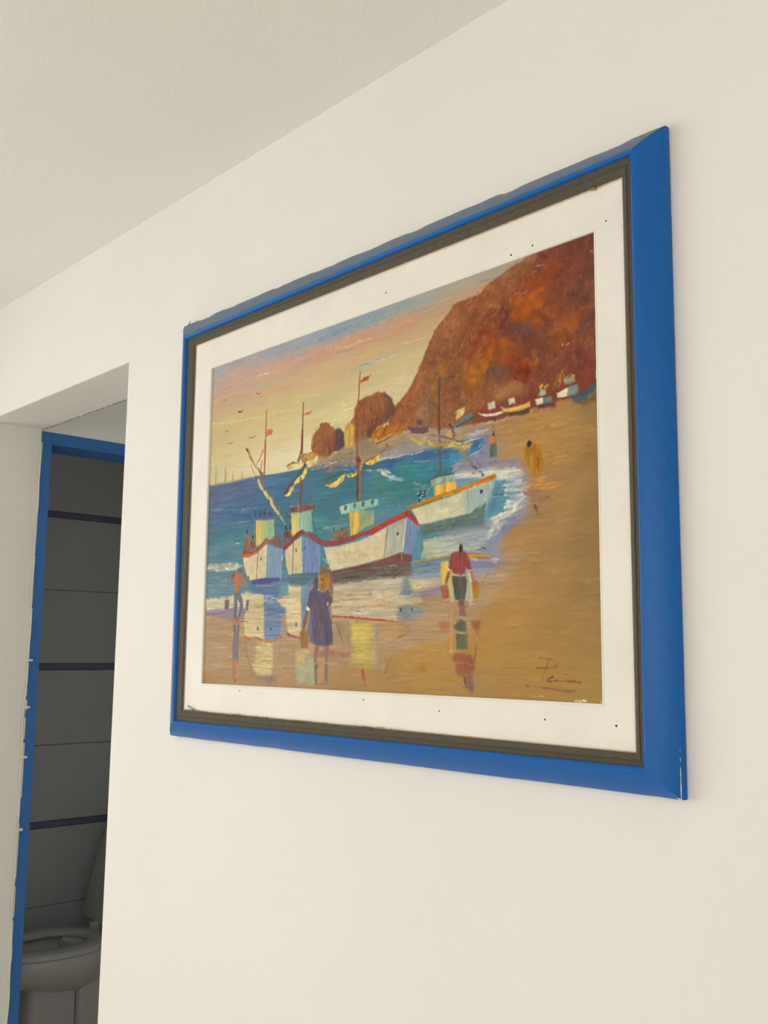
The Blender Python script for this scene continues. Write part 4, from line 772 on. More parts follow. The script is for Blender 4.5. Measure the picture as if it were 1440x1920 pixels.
L|533.6 515.9 538.5 544.8 551.5 574.1|70 96 110|3.12|l0.8
L|432.7 511.5 434.5 564.6|86 96 80|3.97|l0.7
L|529.5 515.5 534.2 565|110 130 110|3.27|l0.7
P|404.2 562.2 434.3 556.7 443.5 575.9 409.9 599.8|132 90 80|s4 r2 a0.12
L|415.9 549.8 417 555.2|30 36 46|5.83|l0.95
L|437.5 550.3 437.7 555.6|30 36 46|5.43|l0.95
L|421.8 568.9 424.3 579.7|110 40 50|4.81|l0.7
P|412.5 611.8 448.4 594.7 490.1 580.9 491.3 683.1 455.7 683.9 432.4 686.6 420.6 658.5|210 192 152|s1.8 r0.6 ni a0.035 e0.5
P|491 580.9 519.3 587 572.6 608.9 574 662.2 566.7 687 495.4 683.3|106 138 184|s2 r0.8 nv a0.06 e0.5
P|518.8 571.5 555.8 582.2 580.5 606.9 519.3 587|126 86 90|s4 r1.4
P|568.6 608.6 592.6 617.9 609.8 674.2 578.1 667.4|66 134 150|s4 r1.5 l0.9
L|411.1 609.1 435.6 596.3 469 575.3 491.8 569.3|140 68 62|15.06 13.85|l1 r0.7 e0.7
L|489.7 569.1 519.1 581.8 572.6 608.9|142 80 78|11.14 7.77|l0.9 r0.6
L|451.8 594.9 449.8 686.2|96 78 50|3.2 2.7|l0.95
L|491.6 626.3 493.3 683.2|226 220 206|2.88|l0.9 r1
P|462.6 614 466.8 613 468 623.5 463.8 624|60 52 44|s1.6
P|501.5 612.8 506 611.8 507.1 618.4 502.9 618.8|66 96 140|s1.6
L|557.3 635.8 573.3 635.6|150 170 190|1.48|l0.6
P|621.4 594.8 648 574.4 682.2 572.3 686.6 602.3 617.8 607.1|134 100 84|s4 r1.8 a0.14
L|628.6 572.8 630.7 579.2|70 66 72|5.49|l0.8
L|661.3 573 663.4 579.4|70 66 72|5.41|l0.8
L|605.7 593.6 613.3 581.6|164 106 70|4.33 3.03|l0.7
L|621.3 589.8 628.8 580.3|164 106 70|4.17 2.91|l0.7
L|648.4 591.9 655.8 582.5|164 106 70|4.12 2.88|l0.7
L|675.2 598.9 671.1 586.2|164 106 70|4.13 2.9|l0.7
L|648.4 509.3 635.2 523.1 622.4 557.2|80 110 104|2.62 1.97|l0.7
P|690.8 533.5 727.9 532.1 787.8 537.9 790.1 571.8 752.6 580.7 697.7 598.2 691.4 563.2|168 172 118|s2.5 r1 nv a0.06
P|690.8 533.5 726.1 533.2 728.6 566.5 723.5 590.5 697.7 598.2|222 178 82|s4 r1.5 nv a0.07
P|733.5 535.1 784.2 537.6 784.5 556.9 737.8 567.3|128 156 128|s7 r1 l0.7
P|648.5 514.4 703.4 508.7 801.6 508 805.4 525.2 737.1 530.5 700.1 531.9 659.3 534.9|140 188 164|s2 r0.8 nh a0.05 e0.5
P|652.4 514.7 688.4 512.1 692.6 533.6 659.3 534.9|190 204 176|s3 r1 l0.6
P|669.3 519.4 673 513.1 679.8 514 681.4 519.6 677.8 526.7 671.7 526.1|86 92 84|s2
P|673.5 519.8 675.3 516.5 678.4 517.8 677 523.2|120 112 90|s2 l0.8
P|706.5 516.9 710.1 510.6 716.8 511.6 718.4 517.1 714.9 524.2 708.9 523.6|86 92 84|s2
P|710.6 517.3 712.4 514.1 715.4 515.4 714 520.7|120 112 90|s2 l0.8
P|740.5 515.7 744 509.5 750.6 510.4 752.2 515.9 748.7 522.9 742.8 522.3|86 92 84|s2
P|744.5 516.1 746.3 512.9 749.2 514.1 747.9 519.4|120 112 90|s2 l0.8
P|776.7 515 780.2 508.8 786.7 509.8 788.2 515.2 784.7 522.1 779 521.6|86 92 84|s2
P|780.7 515.4 782.4 512.2 785.3 513.5 783.9 518.7|120 112 90|s2 l0.8
L|784.4 549.7 786.4 564.3 781.2 571.1|196 204 184|3.74 2.49|l0.8 r1
L|688.9 535.8 692.5 597.8|120 90 60|3.02|l0.7
L|749.1 590.1 795.5 577.1 830.4 568.2|176 186 160|3.06 1.8|l0.5
P|587.5 620 649 620.6 723.9 612.5 788.8 600.5 841 583.4 910.2 568.4 897.7 650.9 879.3 654.3 828.2 663.9 732.4 676.1 619.7 685.9 601.4 656.1|213 196 158|s1.8 r0.6 ni a0.035 e0.5
P|839.3 586.8 910.2 568.4 897.7 650.9 831.7 663|178 176 158|s3 r0.8 nv a0.05
P|795.8 596.3 839.3 585.6 837.7 595 781.8 609.6|206 188 150|s5 l0.6
P|841 585.8 908.6 568.3 892 578.4 851.4 589|134 166 142|s5 l0.9
D|594.7 625.5 796 608.3 824.2 622.3 817.8 662.1 623.5 682.4|220 200 160 196 180 148 214 190 140|50 52.9 4.27 -0.066|l0.4 d62
P|910.2 568.4 918.5 566.9 954.6 588.5 948.3 626.9 927.5 666.6 899.4 655.6|120 140 182|s2.5 r1 nv a0.06
P|944.9 599.2 970.8 624.1 964.5 641.8 961.5 673.3 935.7 671.7 932.3 662.4|82 144 166|s5 r2 l0.9
P|619 685.9 732.5 677.3 831.7 665.3 886 653.6 927.4 662.1 929.2 673.6 919.4 682.2 831.9 681.8 725.4 690.2 623.8 692.3|128 80 72|s2.5 r1 nh a0.08 e0.4
P|616 691.9 725.4 689 831.9 680.6 919.4 678.7 927.7 689.5 929.4 707.9 866.4 713.9 783.4 712.3 689 718.8 624.4 719.6|106 92 80|s4 r1.6 nh a0.12 e0.4
D|623.8 694.8 919.4 684.5 922.9 707.5 689 717.6|86 76 70 126 110 90 112 84 76 96 104 100|60 47.7 3.85 -0.03|l0.5 d63
L|850.8 685.2 866.1 683.7 876.3 687.8|170 180 180|2.68 1.33|l0.8 r1
L|574.3 603.9 594.3 609.1 648.8 610.6 723.7 600.3 767.2 591.6|148 70 72|14.23 12.09|l1 r0.8 e0.6
L|686.7 607.2 738.2 594.1 781.4 585.5|190 100 60|2.45 1.49|l0.6
L|779.7 591.4 830.6 576.6 881.7 563.5 915.1 557.3|176 64 54|16.57 13.07|l1 r0.8 e0.7
L|795.6 584.3 851.2 567.7 898.5 558|192 84 62|3.01 2.19|l0.5
L|913.4 555.9 931.7 571.5 951.3 587.1|172 66 58|14.86 10.27|l1 r0.8 e0.7
L|570.2 598.5 582.5 612.1|110 80 90|5.57|l0.7
L|840.4 586.9 828.2 662.7|92 84 54|3.01 2.4|l0.95
L|909.2 570.7 900.7 616.4 896 650.8|226 214 190|3.47 3.09|l0.95
L|892.7 650.6 894.5 671.5|196 140 110|2.67|l0.8
P|872 603.6 878.1 599.4 882.8 603.3 879.5 608.9 874.1 610.1|84 76 54|s2
P|920.8 606.4 924.7 606.2 925.4 612.5 921.5 612.9|84 110 160|s2
L|795.4 572.3 830.5 573 898.4 548.7|110 150 160|1.79 1.16|l0.3
D|898.1 520.5 950.9 516.9 963.9 536.7 918.3 550.6 884.8 537.9|136 90 80 166 140 120 110 110 110 190 120 80|26 10.2 3.24 0|l0.6 d64 j0.6
D|940.9 483.3 995.7 498.9 983 515.8 944.3 511.5|150 160 160 130 140 150 180 186 180|24 15.3 3.51 0|l0.6 d65 j0.5
L|958.9 506.2 955.7 517.4 947.6 516.5|40 48 60|5.17 3.45|l0.9
L|973.4 507.8 971.9 519.1 962.2 520.4|40 48 60|5.27 3.52|l0.9
L|963.8 513.7 970.2 516.7|40 48 60|4.02 2.68|l0.9
L|954.2 526.4 955.8 533.5|40 48 60|5.39 3.59|l0.9
D|944.3 509.2 976.6 512.8 973.5 528.5 947.7 528.1|176 180 176 60 70 80|12 6.8 2.43 0|l0.8 d66
L|960.7 531.7 973.5 531.9 976.7 528.8|196 130 50|4.22 2.8|l0.9
L|983.1 518 984.7 527.4|110 130 80|5.37 4.29|l0.7
L|991 521.2 992 528.1|170 120 60|3.58|l0.7
P|1083.1 489.9 1146.7 495.8 1155.9 498.7 1118.7 510 1087.8 515.3 1079.4 503.7|96 158 182|s3 r1 nh a0.07
P|1005.6 527.9 1005.5 498.7 1016.8 497.3 1078.2 495.5 1079.4 516.2 1031.8 525.2|226 176 84|s2.4 r1 nv a0.07 e0.5
P|1009.3 497.4 1073.4 495.9 1075.8 512.2 1031.8 519.8 1009.4 521|230 184 96|s3 r1 l0.6 nh
L|1019.4 519.4 1020.9 515|200 140 60|1.82 1.45|l0.7
L|1023.9 518.4 1025.4 514.1|200 140 60|1.81 1.45|l0.7
L|1028.3 517.5 1029.8 513.1|200 140 60|1.81 1.44|l0.7
L|1032.8 516.5 1034.3 512.2|200 140 60|1.8 1.44|l0.7
L|1037.3 515.6 1038.7 511.2|200 140 60|1.8 1.44|l0.7
L|1041.7 514.6 1043.2 510.3|200 140 60|1.79 1.43|l0.7
L|1046.1 513.7 1047.6 509.3|200 140 60|1.79 1.43|l0.7
L|1050.5 512.7 1052 508.4|200 140 60|1.78 1.43|l0.7
L|1054.9 511.8 1056.4 507.5|200 140 60|1.78 1.42|l0.7
L|1059.3 510.9 1060.8 506.5|200 140 60|1.78 1.42|l0.7
L|1063.7 509.9 1065.2 505.6|200 140 60|1.77 1.42|l0.7
L|1068.1 509 1069.5 504.7|200 140 60|1.77 1.41|l0.7
P|994.1 482.8 1026.8 475.8 1073.4 478 1075.8 492.6 1031.8 494.5 996.7 497.7|150 178 160|s2.5 r1 nv
L|1001.7 490.1 1005.5 480.5|176 98 60|4.78 4.04|l0.85
L|1034.2 493.9 1037.9 484.4|176 98 60|4.69 3.96|l0.85
L|1060.1 497 1063.7 487.5|176 98 60|4.61 3.9|l0.85
L|991.6 481.6 1016.8 477.3 1041.6 476.7 1068.6 475.9|104 76 60|3.27 2.93|l0.95
P|926.6 547.9 995.9 542.2 1070 536.4 1070 589.7 957.8 588.8|206 198 164|s2 r0.6 ni a0.035 e0.5
P|1009.9 498.2 1070 496.3 1070 529.7 1014.7 535.1|228 178 82|s3 r1 nv a0.08
P|932.6 551.6 966.3 542 1016.9 529.1 1066.1 521.8 1118.7 511.8 1192.2 510 1198.9 514.2 1183 546.8 1169.3 571.2 1151 578 1090.2 581 1017.1 586.8 971.7 590.1 953.6 586.7|206 198 164|s2 r0.6 ni a0.035 e0.5
P|1109.2 521.3 1151.3 515.5 1193.4 510.9 1183 546.8 1169.3 567.7 1118.5 576.7 1099.7 562.6|160 176 170|s10 r2 nv a0.05
P|1017 543.5 1090.2 536.9 1104.4 563 1066.1 582.3 1017.1 586.8|208 200 164|s14 r2 l0.7
D|1017 545.4 1113.9 528.9 1113.8 572.7 1017.1 583.2|190 200 176 214 206 170 200 196 164|40 30.7 3.89 -0.011|l0.45 d67
L|1113.9 528.9 1123.3 543.9 1123.2 564.9|150 168 166|3.25 2.59|l0.6 s4
L|1126.9 526.8 1128.4 547.9|130 146 146|2 1.66|l0.7
P|1017.1 585.9 1078.2 580.8 1118.5 576.7 1169.4 557.4 1171.6 555.9 1164.6 586.2 1146.3 586.2 1090.1 588.1 1017.1 590.4 969.1 594.4 969.1 589.9|92 120 110|s3 r1 nh a0.07
P|958.8 593.6 1017.1 590.4 1090.1 586.3 1160.1 584.1 1166.9 586.4 1166.8 603.6 1113.7 605.9 1066.1 612.5 1017.2 615.6 966.7 617|96 112 106|s5 r2 nh a0.08
D|979.3 596.2 1150.9 588.4 1150.9 602.2 1017.1 612|76 96 92 116 128 118 90 108 104|36 40.7 3.84 -0.002|l0.5 d68
L|1193.3 513.5 1183 541.6 1169.3 566|126 172 156|3.58 2.94|l0.9
L|1169.4 545.3 1164.8 558.6 1151 569.4|190 206 196|2.23 1.6|l0.7
L|1171.6 559.3 1162.4 582.6|70 112 100|3.94 3.29|l0.8
L|920.9 544 966.2 536.5 1016.9 527.3 1066.1 520.9 1114 512.1 1160.5 505.3 1197.9 498.9|200 128 42|9.88 11.2|l1 r0.8 e0.8
L|922 545.9 966.3 541.1 1016.9 533.6 1061.3 529.3 1095 522.3|124 122 62|7 2.66|l0.75 s3
L|1142.1 506.6 1169.7 502.1 1183.3 502|216 110 44|3.92 2.58|l0.7
L|1160.5 502.7 1196.8 497.6|176 98 30|1.83 1.3|l0.7
P|1154.7 528.1 1158.6 525.1 1161.8 527.5 1160.8 532.3 1156.2 533.5|36 40 44|s1.6
P|1156.9 528.7 1159.2 527.8 1159 531|90 110 120|s1.2 l0.8
L|1151.4 482.4 1158.3 482.4|48 52 56|2.04 1.53|l0.9
L|1158.3 483.3 1160.6 488.8 1167.4 489.6|48 52 56|2.07 1.55|l0.9
L|1159.4 491.3 1164 492.7 1167.4 494|48 52 56|1.98 1.48|l0.9
L|1161.7 488.9 1162.8 494.3|48 52 56|2.55 1.91|l0.9
L|1130.5 484.2 1135.2 483|48 52 56|2.19 1.64|l0.9
L|1164 497.9 1165.1 499.4|206 150 60|2.84|l0.8
P|967.6 628.4 1070 622.8 1070 673.4 961.5 673.3 959.8 659.6 967.8 651.1|180 184 160|s3 r2 nh a0.06
P|1008.1 633 1035 626.8 1109.5 619 1166.8 618.4 1173.6 650.7 1145.3 664.6 1035.1 668.1 1004.4 668.9|180 184 166|s7 r2 nh a0.06 l0.95
P|1094.9 620.5 1166.8 613.1 1180.7 632.7 1166.6 644.9 1109.4 662.2 1087.5 644.4|152 160 168|s8 r2 nh l0.85
D|1035 626.8 1166.7 621 1166.5 658.1 1035 665.4|196 196 172 160 170 176 176 180 164 140 150 168|50 33.4 3.79 -0.015|l0.5 d69
P|1034.9 607.4 1166.9 586.4 1173.9 597.7 1163.3 612.8 1072.7 616 1035 621.2|104 122 126|s8 r2 l0.6
L|1159.5 658.9 1170 662.3|60 66 76|2.47|l0.9
L|1145.3 664.6 1156 662.7|90 100 110|2.3|l0.7
P|1035.1 673.6 1065.2 670.1 1109.4 670.2 1109.3 686.3 1072.6 686.8 1035.1 690.1|96 120 132|s6 r2 l0.7
P|1109.3 681 1187.2 688.4 1207.8 697.5 1200.8 710.1 1123.7 711.2|140 140 170|s7 r2 l0.8 nh
L|1019.8 675.4 1046.4 673 1061.5 672.5|196 140 50|3.9 3.34|l0.9
L|1116.6 673.4 1145.3 677.4 1180.4 680.7|210 142 36|7.44 5.59|l1 r0.8 e0.7
L|1114.8 670.6 1131 670.3 1155.9 673.3|120 110 50|2.49 1.72|l0.8
L|1145.2 681.1 1173.4 685 1187.3 687.1|110 84 50|2.21 1.45|l0.7
L|1180.4 681.4 1194.2 684.9 1207.9 687.1|196 140 80|3.16 1.69|l0.8
D|1187.3 685.8 1211.3 687.3 1209.5 697.6 1194.1 696.7|206 196 190 180 170 180|10 10.2 2.7 0|l0.8 d70
L|1127.4 682.1 1141.7 687|206 196 170|2.51|l0.7 r1
L|1180.2 714.2 1166.1 731.9|120 104 100|2.72 1.82|l0.55
L|1159.1 736.8 1163 786.7|150 120 90|2.27 1.61|l0.4
P|1035.1 684.6 1050.2 681.4 1057.7 696.8 1046.5 739.8 1035.2 739.3|222 186 92|s4 r1.5 nv
L|45.3 381.6 47.3 322.9|160 144 108|10.33 2.44|l0.6 s3
L|99.4 382.1 98.5 335.4|160 144 108|10 2.36|l0.6 s3
L|142.2 381.4 138.2 352.1|160 144 108|9.59 2.26|l0.6 s3
L|191.6 384.5 187.9 358.4|160 144 108|9.35 2.21|l0.6 s3
L|59.3 380.3 51.3 329.3|140 124 96|3.5 2.05|l0.5
L|108.6 383.2 101.2 338.7|150 130 120|3.41 2|l0.5
L|246.8 382.7 249.7 394.3|190 190 200|5.21 2.6|l0.7
L|48.2 387.8 53.8 394.3|170 160 170|3.24|l0.6
L|75.2 116.8 85.8 121.1 93.8 118.1|110 90 60|2.64 1.4|l0.9
L|255.6 128.7 265.4 134.8 279.5 131.7|110 90 60|2.48 1.31|l0.9
L|159.1 169.4 174.2 172.5 187.8 167.9|110 90 60|2.72 1.44|l0.9
L|96.1 220.1 100.3 223.7 113.4 221|110 90 60|2.6 1.38|l0.9
L|223.2 260.5 236.7 262.6 243.4 262.2|110 90 60|2.48 1.32|l0.9
L|243.4 263.6 249.1 261.6 255.6 258.7|110 90 60|3.17 1.69|l0.9
L|111.5 262.4 126.2 263.4 142.6 260|110 90 60|2.74 1.45|l0.9
L|160.2 170.1 174.2 173.7 181.5 170.9|84 64 40|3.13 2.07|l0.9
L|308 189.2 306.8 250.8 305.8 284.3|110 88 44|3.24 4.31|l0.95
L|305.8 284.3 305.5 331.6 304.1 386.9|150 92 40|8.07 8.03|l0.95
L|302.6 283.8 303 384|186 130 80|2.42 2.4|l0.7
P|310.5 251.4 325.2 249.5 343.7 256.6 335.1 269.2 319.1 269.5 308.6 273.5|204 112 74|s2 r0.8 l0.9
L|484.5 199.5 483.5 235.7 483.1 278.5|84 72 44|3.45 4.92|l0.95
L|483.1 278.5 481.8 342.4|124 66 50|7.38 9.82|l0.95
L|478.4 288.5 476.6 339|160 88 72|2.47 2.47|l0.6
P|490.2 232.8 508.6 230.6 525.3 229.4 515.1 238.3 492 237.1|186 92 74|s2 r0.8 l0.9
L|216.6 296.7 232.3 324.4 254.7 347.2 284.1 376.1|150 104 62|7.24 7.1|l0.95 r1
L|210.2 292.9 214.4 300.6|50 40 32|5.72|l0.9
L|221.7 303.1 244.7 334.6 269.3 357.5|226 196 140|2.53 2.08|l0.8 r0.8
L|224 300.6 239.5 325.4 249.7 340.9|110 80 44|2.75 2.27|l0.8
L|295.3 310.7 282.2 331.2 264.2 348.4|164 130 86|7.68 4.12|l0.9
L|292 340.9 288.1 359.9 280.4 375.7|120 100 70|4.37 3.28|l0.8
L|316.5 319.2 324.6 350.8 320.3 380.7|200 168 120|3.16 2.62|l0.7
L|291.4 326.9 297.7 344.5 301.6 372.8|232 214 170|7.7 5.11|l0.7
L|235.6 344.7 246.1 365.7 265.9 387.8|140 116 74|3.13 2.22|l0.8
L|240.5 348.1 255.5 364.1 270.3 380|226 204 150|4.96 3.28|l0.8 r1
L|289.1 382.3 294.7 405.2 314.1 429.6|104 110 120|16.29 18.47|l0.95 r1
L|275.7 397.4 285.8 415.3 305.2 436.8 324.2 452.6|210 188 126|9.17 10.27|l0.95 r1.6 e0.8
L|318.7 430.1 337.9 454.1 352.1 471.9 379.5 488.2|106 112 100|9.78 9.61|l0.9 r1
L|338.1 459.6 348 482.4 366.5 497.8 380.2 507.2|196 186 140|10.19 9.06|l0.95 r1.6 e0.8
L|343 470.4 357.2 488.1 375.5 500.7|196 186 136|9.67 7.66|l0.9 r1.5 e0.8
L|375 487.2 389.2 512.7 411.9 536.2|110 120 104|7.12 4.97|l0.9
L|377.8 503.6 394 523.9 412.1 541.5|196 184 140|4.01 3.17|l0.85 r1
L|312.7 450.7 314 483.8 317 500.5|80 110 110|3.14 2.61|l0.7
L|485.1 421.8 484.3 463.9 478.8 489.6|116 78 90|8.85 8.83|l0.9
L|470.9 478.3 470.1 507.2|206 190 190|2.94 2.45|l0.8
L|508.4 429.8 511.2 456.4 510.2 490.2|90 116 104|2.87 2.39|l0.6
L|435.4 463.9 432.2 495.5|100 110 100|3.02 2.51|l0.5
L|415 372 441.5 366 468.2 374.3|150 106 60|5.35 4.35|l0.9 r1
L|419.1 379.7 438.2 379.8 456.9 372.8|236 216 162|5.18 4.11|l0.95 r1 e0.8
L|426.4 368.8 441.6 368.4 460.6 372.1|196 156 92|3.1 2.15|l0.8
L|464.1 364.3 474.8 347 476.4 340.2|120 86 50|6.4 4.42|l0.85
L|474.6 342.3 501.1 357.7 515.5 350.4 526.4 349.6|146 104 54|4.57 3.9|l0.85 r1
P|478.5 345.2 511.9 352.2 530.1 350.1 552 357.7 545.1 370.6 523.5 372.3 497.9 373.5 483.1 373.9 475.2 361.1|184 140 80|s3 r2.5 a0.2 e0.8
D|482.3 350.4 548.3 354.9 545.1 370.6 497.9 373.5|226 196 130 120 80 44 206 166 98|34 8.5 2.43 0|j1.5 l0.8 d71 e0.9
P|509 375 530.6 368.6 552.2 364.7 549 380.3 527.5 386.7 509.3 386.6|222 200 140|s2.5 r2.5 a0.15 e0.9
P|398.6 453.1 420.9 429.6 443.1 413.4 490.8 381.9 499.8 376.1 507.3 381.7 495 401.1 462 415.7 447.6 432.7 433 449.8 414.1 454.8|92 94 88|s2.5 r1.5
P|451 421.4 465.7 413.8 487.8 407.1 494.8 391.7 505.8 390.8 508 402.7 492 421.6 469.9 428.3 451.2 429.6|232 196 104|s2 r2 a0.14 e0.9
P|406.5 458.7 421.6 450.9 436.4 438.4 451.3 430.8 444.3 446.4 433.3 459.2 418.2 463.5|226 192 104|s2 r2 a0.14 e0.9
L|398.7 454.3 428.7 435.2 458.3 415.2|76 76 70|3.78 2.9|l0.7
L|513.5 403.4 507.8 435|90 110 90|2.92 2.19|l0.5
L|552.7 449.4 586.3 445.3 596.7 443.2|104 88 60|2.24 1.9|l0.9
L|586.2 441.9 624.3 437.5 651.5 429.6 671.6 425.4|96 110 60|4.23 3.5|l0.85
P|588 445.6 610.8 448.2 638.2 443.6 654.9 432.3 671.6 426.6 673.5 434.5 658.7 448.3 638.5 458.1 611 458.3 590 452.6|232 188 90|s2 r1.8 a0.12 e0.9
L|593.4 449.6 624.6 448.7 651.7 438.5|250 224 150|2.59 1.91|l0.7 r1
L|596.7 444.3 631.3 441.7|140 96 44|2.16 1.53|l0.7
P|676.7 428.3 685.2 433.8 705.1 434 721.3 425.1 737.3 407.5 742.3 414.7 731.2 430.7 711.8 439.2 692 440.8 678.5 435.2|226 180 80|s2 r2 a0.16 e0.9
D|678.4 430.7 731 422 737.3 411.9 737.6 427.2 705.2 438.4|244 214 130 150 110 50|26 8.5 2.16 0|j1 l0.8 d72 e0.9
P|753.4 405.3 775.7 401.8 794.5 395.8 808.6 392.3 801 409.5 788.6 416.4 772.8 418.7 756.7 414.4|228 186 88|s2.4 r2.2 a0.16 e0.9
D|756.6 407.9 804 397 788.5 414.3 769.6 417.2|250 222 140 190 140 60|26 8.5 2.43 0|j1 l0.8 d73 e0.9
L|747 406.6 769.3 400.9 788.3 397 810.1 391.5 837.8 378.3|132 106 62|3.6 2.24|l0.8 r1
L|788.9 435.8 801.7 456.6 817.6 479.8 839.4 505.4 863.8 524.7|106 120 84|5 7.15|l0.6 s4 r1
L|766.4 420 782.5 432.9|120 104 84|4.64 3.08|l0.6
L|697.2 371.3 691 394.8 684.7 411.6|120 100 80|4.44 3.11|l0.55
L|728.2 157.7 725.3 185.1 722.5 235.3|96 88 52|3.51 4.38|l0.95
P|729.4 183.4 741.9 177 764 175 773.1 172.3 760.6 186.9 742.1 187.1 728 189.5|190 84 66|s2 r0.8 e0.6
L|721.3 235.1 719.6 285.3 718.7 335.5 720.1 410.6|140 84 58|7.37 9.46|l0.75 s3
L|719.8 395.6 731.1 402.1 731.3 412.1 720.3 418.1|120 50 50|8.57 6.42|l0.85
L|725.4 393.4 725.2 443 724.8 502.3|120 84 66|12.01 13.23|l0.92 r0.6
L|732 409.2 732.2 500.6|166 120 78|5.12 5.1|l0.8
L|720.6 437.5 721.1 501.9|96 56 56|4.28 4.27|l0.8
L|718 394.9 731 399.1|120 40 40|8.49|l0.6
L|1022.2 183.8 1023.3 232.7|150 98 50|3.64 4.71|l0.6
P|1024.9 184.4 1044.5 183.7 1041.3 226.6 1028.3 231.2|170 108 42|s8 r3 l0.65
P|998.5 222.9 1015.1 223.7 1011.9 283.8 1002 272.3 982 276 998.6 257.1|156 106 44|s8 r3 l0.7
L|1023.7 232.7 1020.5 275.7 1021.4 372|100 70 48|6.57 7.62|l0.9 r0.8
L|1025 242.7 1022.5 309.8|86 70 60|2.93 2.92|l0.6
L|1021.7 237.2 1034.8 237.3 1054.3 238.8 1076.7 242|100 96 90|4.06 2.13|l0.8
L|1024.4 247.4 1031.5 241.5 1044.6 240.5|90 100 104|4.71 3.12|l0.6
L|1022 372.1 1025.4 406 1025.4 439.3 1028.8 477.5|110 98 76|6.08 6.75|l0.95 r0.6
L|1024.1 410.6 1026.2 472.5|70 76 70|2.51 2.5|l0.6
L|995.7 370.4 1041.5 384.6 1073.5 394.2 1092.3 402.8|150 84 52|3.13 2.53|l0.8 r0.8
L|1070.3 400.7 1092.3 407.5 1111 406.7 1129.4 402.5|240 214 160|2.9 1.81|l0.9 r0.8 e0.8
P|917.6 356 924.6 366.9 945.3 379.8 969 383.3 975.7 372.2 979.1 377.6 965.7 387.7 941.9 385.4 921.2 371.3|206 176 96|s2.5 r2 a0.14 e0.8
P|982.4 380.5 1009 392.9 1041.5 398.8 1067.1 403.8 1092.3 408.7 1123.3 408.6 1129.3 416.4 1110.9 425.3 1095.4 425.4 1067.1 412 1035.1 409.8 1002.4 402.7 985.8 393.1|196 166 96|s3 r2.2 a0.14 e0.8
D|985.8 385.8 1123.2 410.9 1098.5 421.2 1002.4 402.7|222 192 114 156 128 70 206 170 92|40 11.9 2.97 0|j0.8 l0.7 d74 e0.8
P|1095.4 420.8 1114 425.7 1110.9 446.1 1129.2 457.8 1123.1 461.6 1098.5 444.4|132 126 92|s4 r2 l0.8
L|1113.9 444.2 1135.3 465.4 1144.3 475.7|118 104 110|4.16 2.75|l0.7 r1
L|1126.1 464.3 1141.3 473.1|70 66 80|1.8 1.28|l0.6 r1
L|979.1 375.1 977.5 394.2|130 110 70|2.63 1.87|l0.6
L|1067.1 369.6 1073.5 380 1070.3 389|120 70 56|6.82 5.11|l0.8 r1
P|1044.7 375.6 1057.6 372.9 1063.9 385.7 1048 385.6|206 170 100|s3 r1 l0.8
P|1079.8 378.7 1098.6 381.6 1095.4 395.1 1079.8 390.4|196 150 90|s4 r1 l0.6
P|908.7 334.3 920.9 336.7 948.5 343.6 985.6 347.1 987.4 361.9 962.2 361.6 931.4 356.9 917.5 346.1|112 78 84|s2 r0.8 e0.5
L|908.7 334.3 948.5 344.8 985.6 347.6|140 104 104|1.62 1.32|l0.6
L|921 354 962.2 362.4 985.7 361.7|76 60 66|2.17 1.6|l0.7
P|944.2 325.8 955.2 325.1 964.7 329.1 963.7 340 946.7 337.2|106 76 92|s2 r1
P|920.8 321.9 934.6 321.7 938.1 334.6 920.8 331.8|150 92 70|s6 l0.5
P|1060.8 356.8 1067.1 360.2 1092.4 352.5 1129.6 337.7 1133.3 345.3 1129.6 351.6 1082.9 362.7 1067.1 364.9|88 126 132|s2 r0.8 e0.5
L|1059.2 356.5 1070.3 366.6 1129.6 351.6|60 76 78|3.29 2.68|l0.85
L|1054.4 353.4 1067.1 364.9|66 56 50|3.31 2.75|l0.8
L|1079.8 355.2 1104.9 347.5 1126.5 339.5|120 152 152|2.08 1.47|l0.6
P|1073.5 328.1 1086.1 320.9 1108 320 1109.6 329.6 1098.7 337.1 1083 343.9 1079.8 333.9|216 192 128|s2.5 r3 a0.2 e0.9
D|1073.5 325.8 1111.2 320.5 1098.7 339.5 1079.8 341|240 228 176 190 160 90|18 8.5 2.7 0|j1.2 l0.85 d75 e0.9
P|1146.4 339.4 1159.9 346.3 1189.7 351.4 1224.8 350.5 1226.2 355.3 1201.4 357.9 1171.9 355.2 1153.9 347.6|226 212 204|s2 r0.6 e0.6
P|1152.4 348.5 1174.9 356.9 1201.4 359 1226.2 356.4 1227.5 363.4 1213 365.5 1171.8 362.1|124 66 74|s2 r0.8
L|1174.8 361.4 1201.4 367 1227.5 364.5|110 90 84|2.04 1.51|l0.6
P|1179.5 325.6 1200.2 322.4 1201.6 338.6 1180.9 339.6|214 206 168|s2.5 r1 a0.1 e0.7
L|1181 328.1 1180.3 338.3|150 140 110|2.66|l0.6
P|1216.2 337.8 1227.7 344.3 1253.4 347.6 1284.3 345.3 1303.7 341 1305.8 354.6 1281.4 358.1 1241.9 356.9 1227.6 353.3 1221.9 344.4|224 180 86|s2 r0.8 nh a0.08 e0.7
P|1239.1 357.5 1275.8 359.3 1302.2 356.1 1302 367.1 1275.7 369.3 1241.8 366.9|96 72 62|s2 r0.8
L|1224.8 342.7 1259 350.9 1303.7 345.4|240 206 120|1.52 1.24|l0.6
P|1242.2 325.5 1260.7 325.4 1261.4 337.9 1245 339.4|230 222 190|s2.5 r1.4 e0.8
P|1227.8 329.6 1237.9 326.9 1239.2 338.4 1227.7 338.7|104 84 84|s4 l0.8
P|1281.7 330.4 1295.6 330.7 1302.4 336.3 1290 338.5|104 70 70|s4 l0.8
P|1318 340.4 1340.6 339.3 1342 352.5 1324.3 354.6|232 222 196|s2 r0.6 e0.7
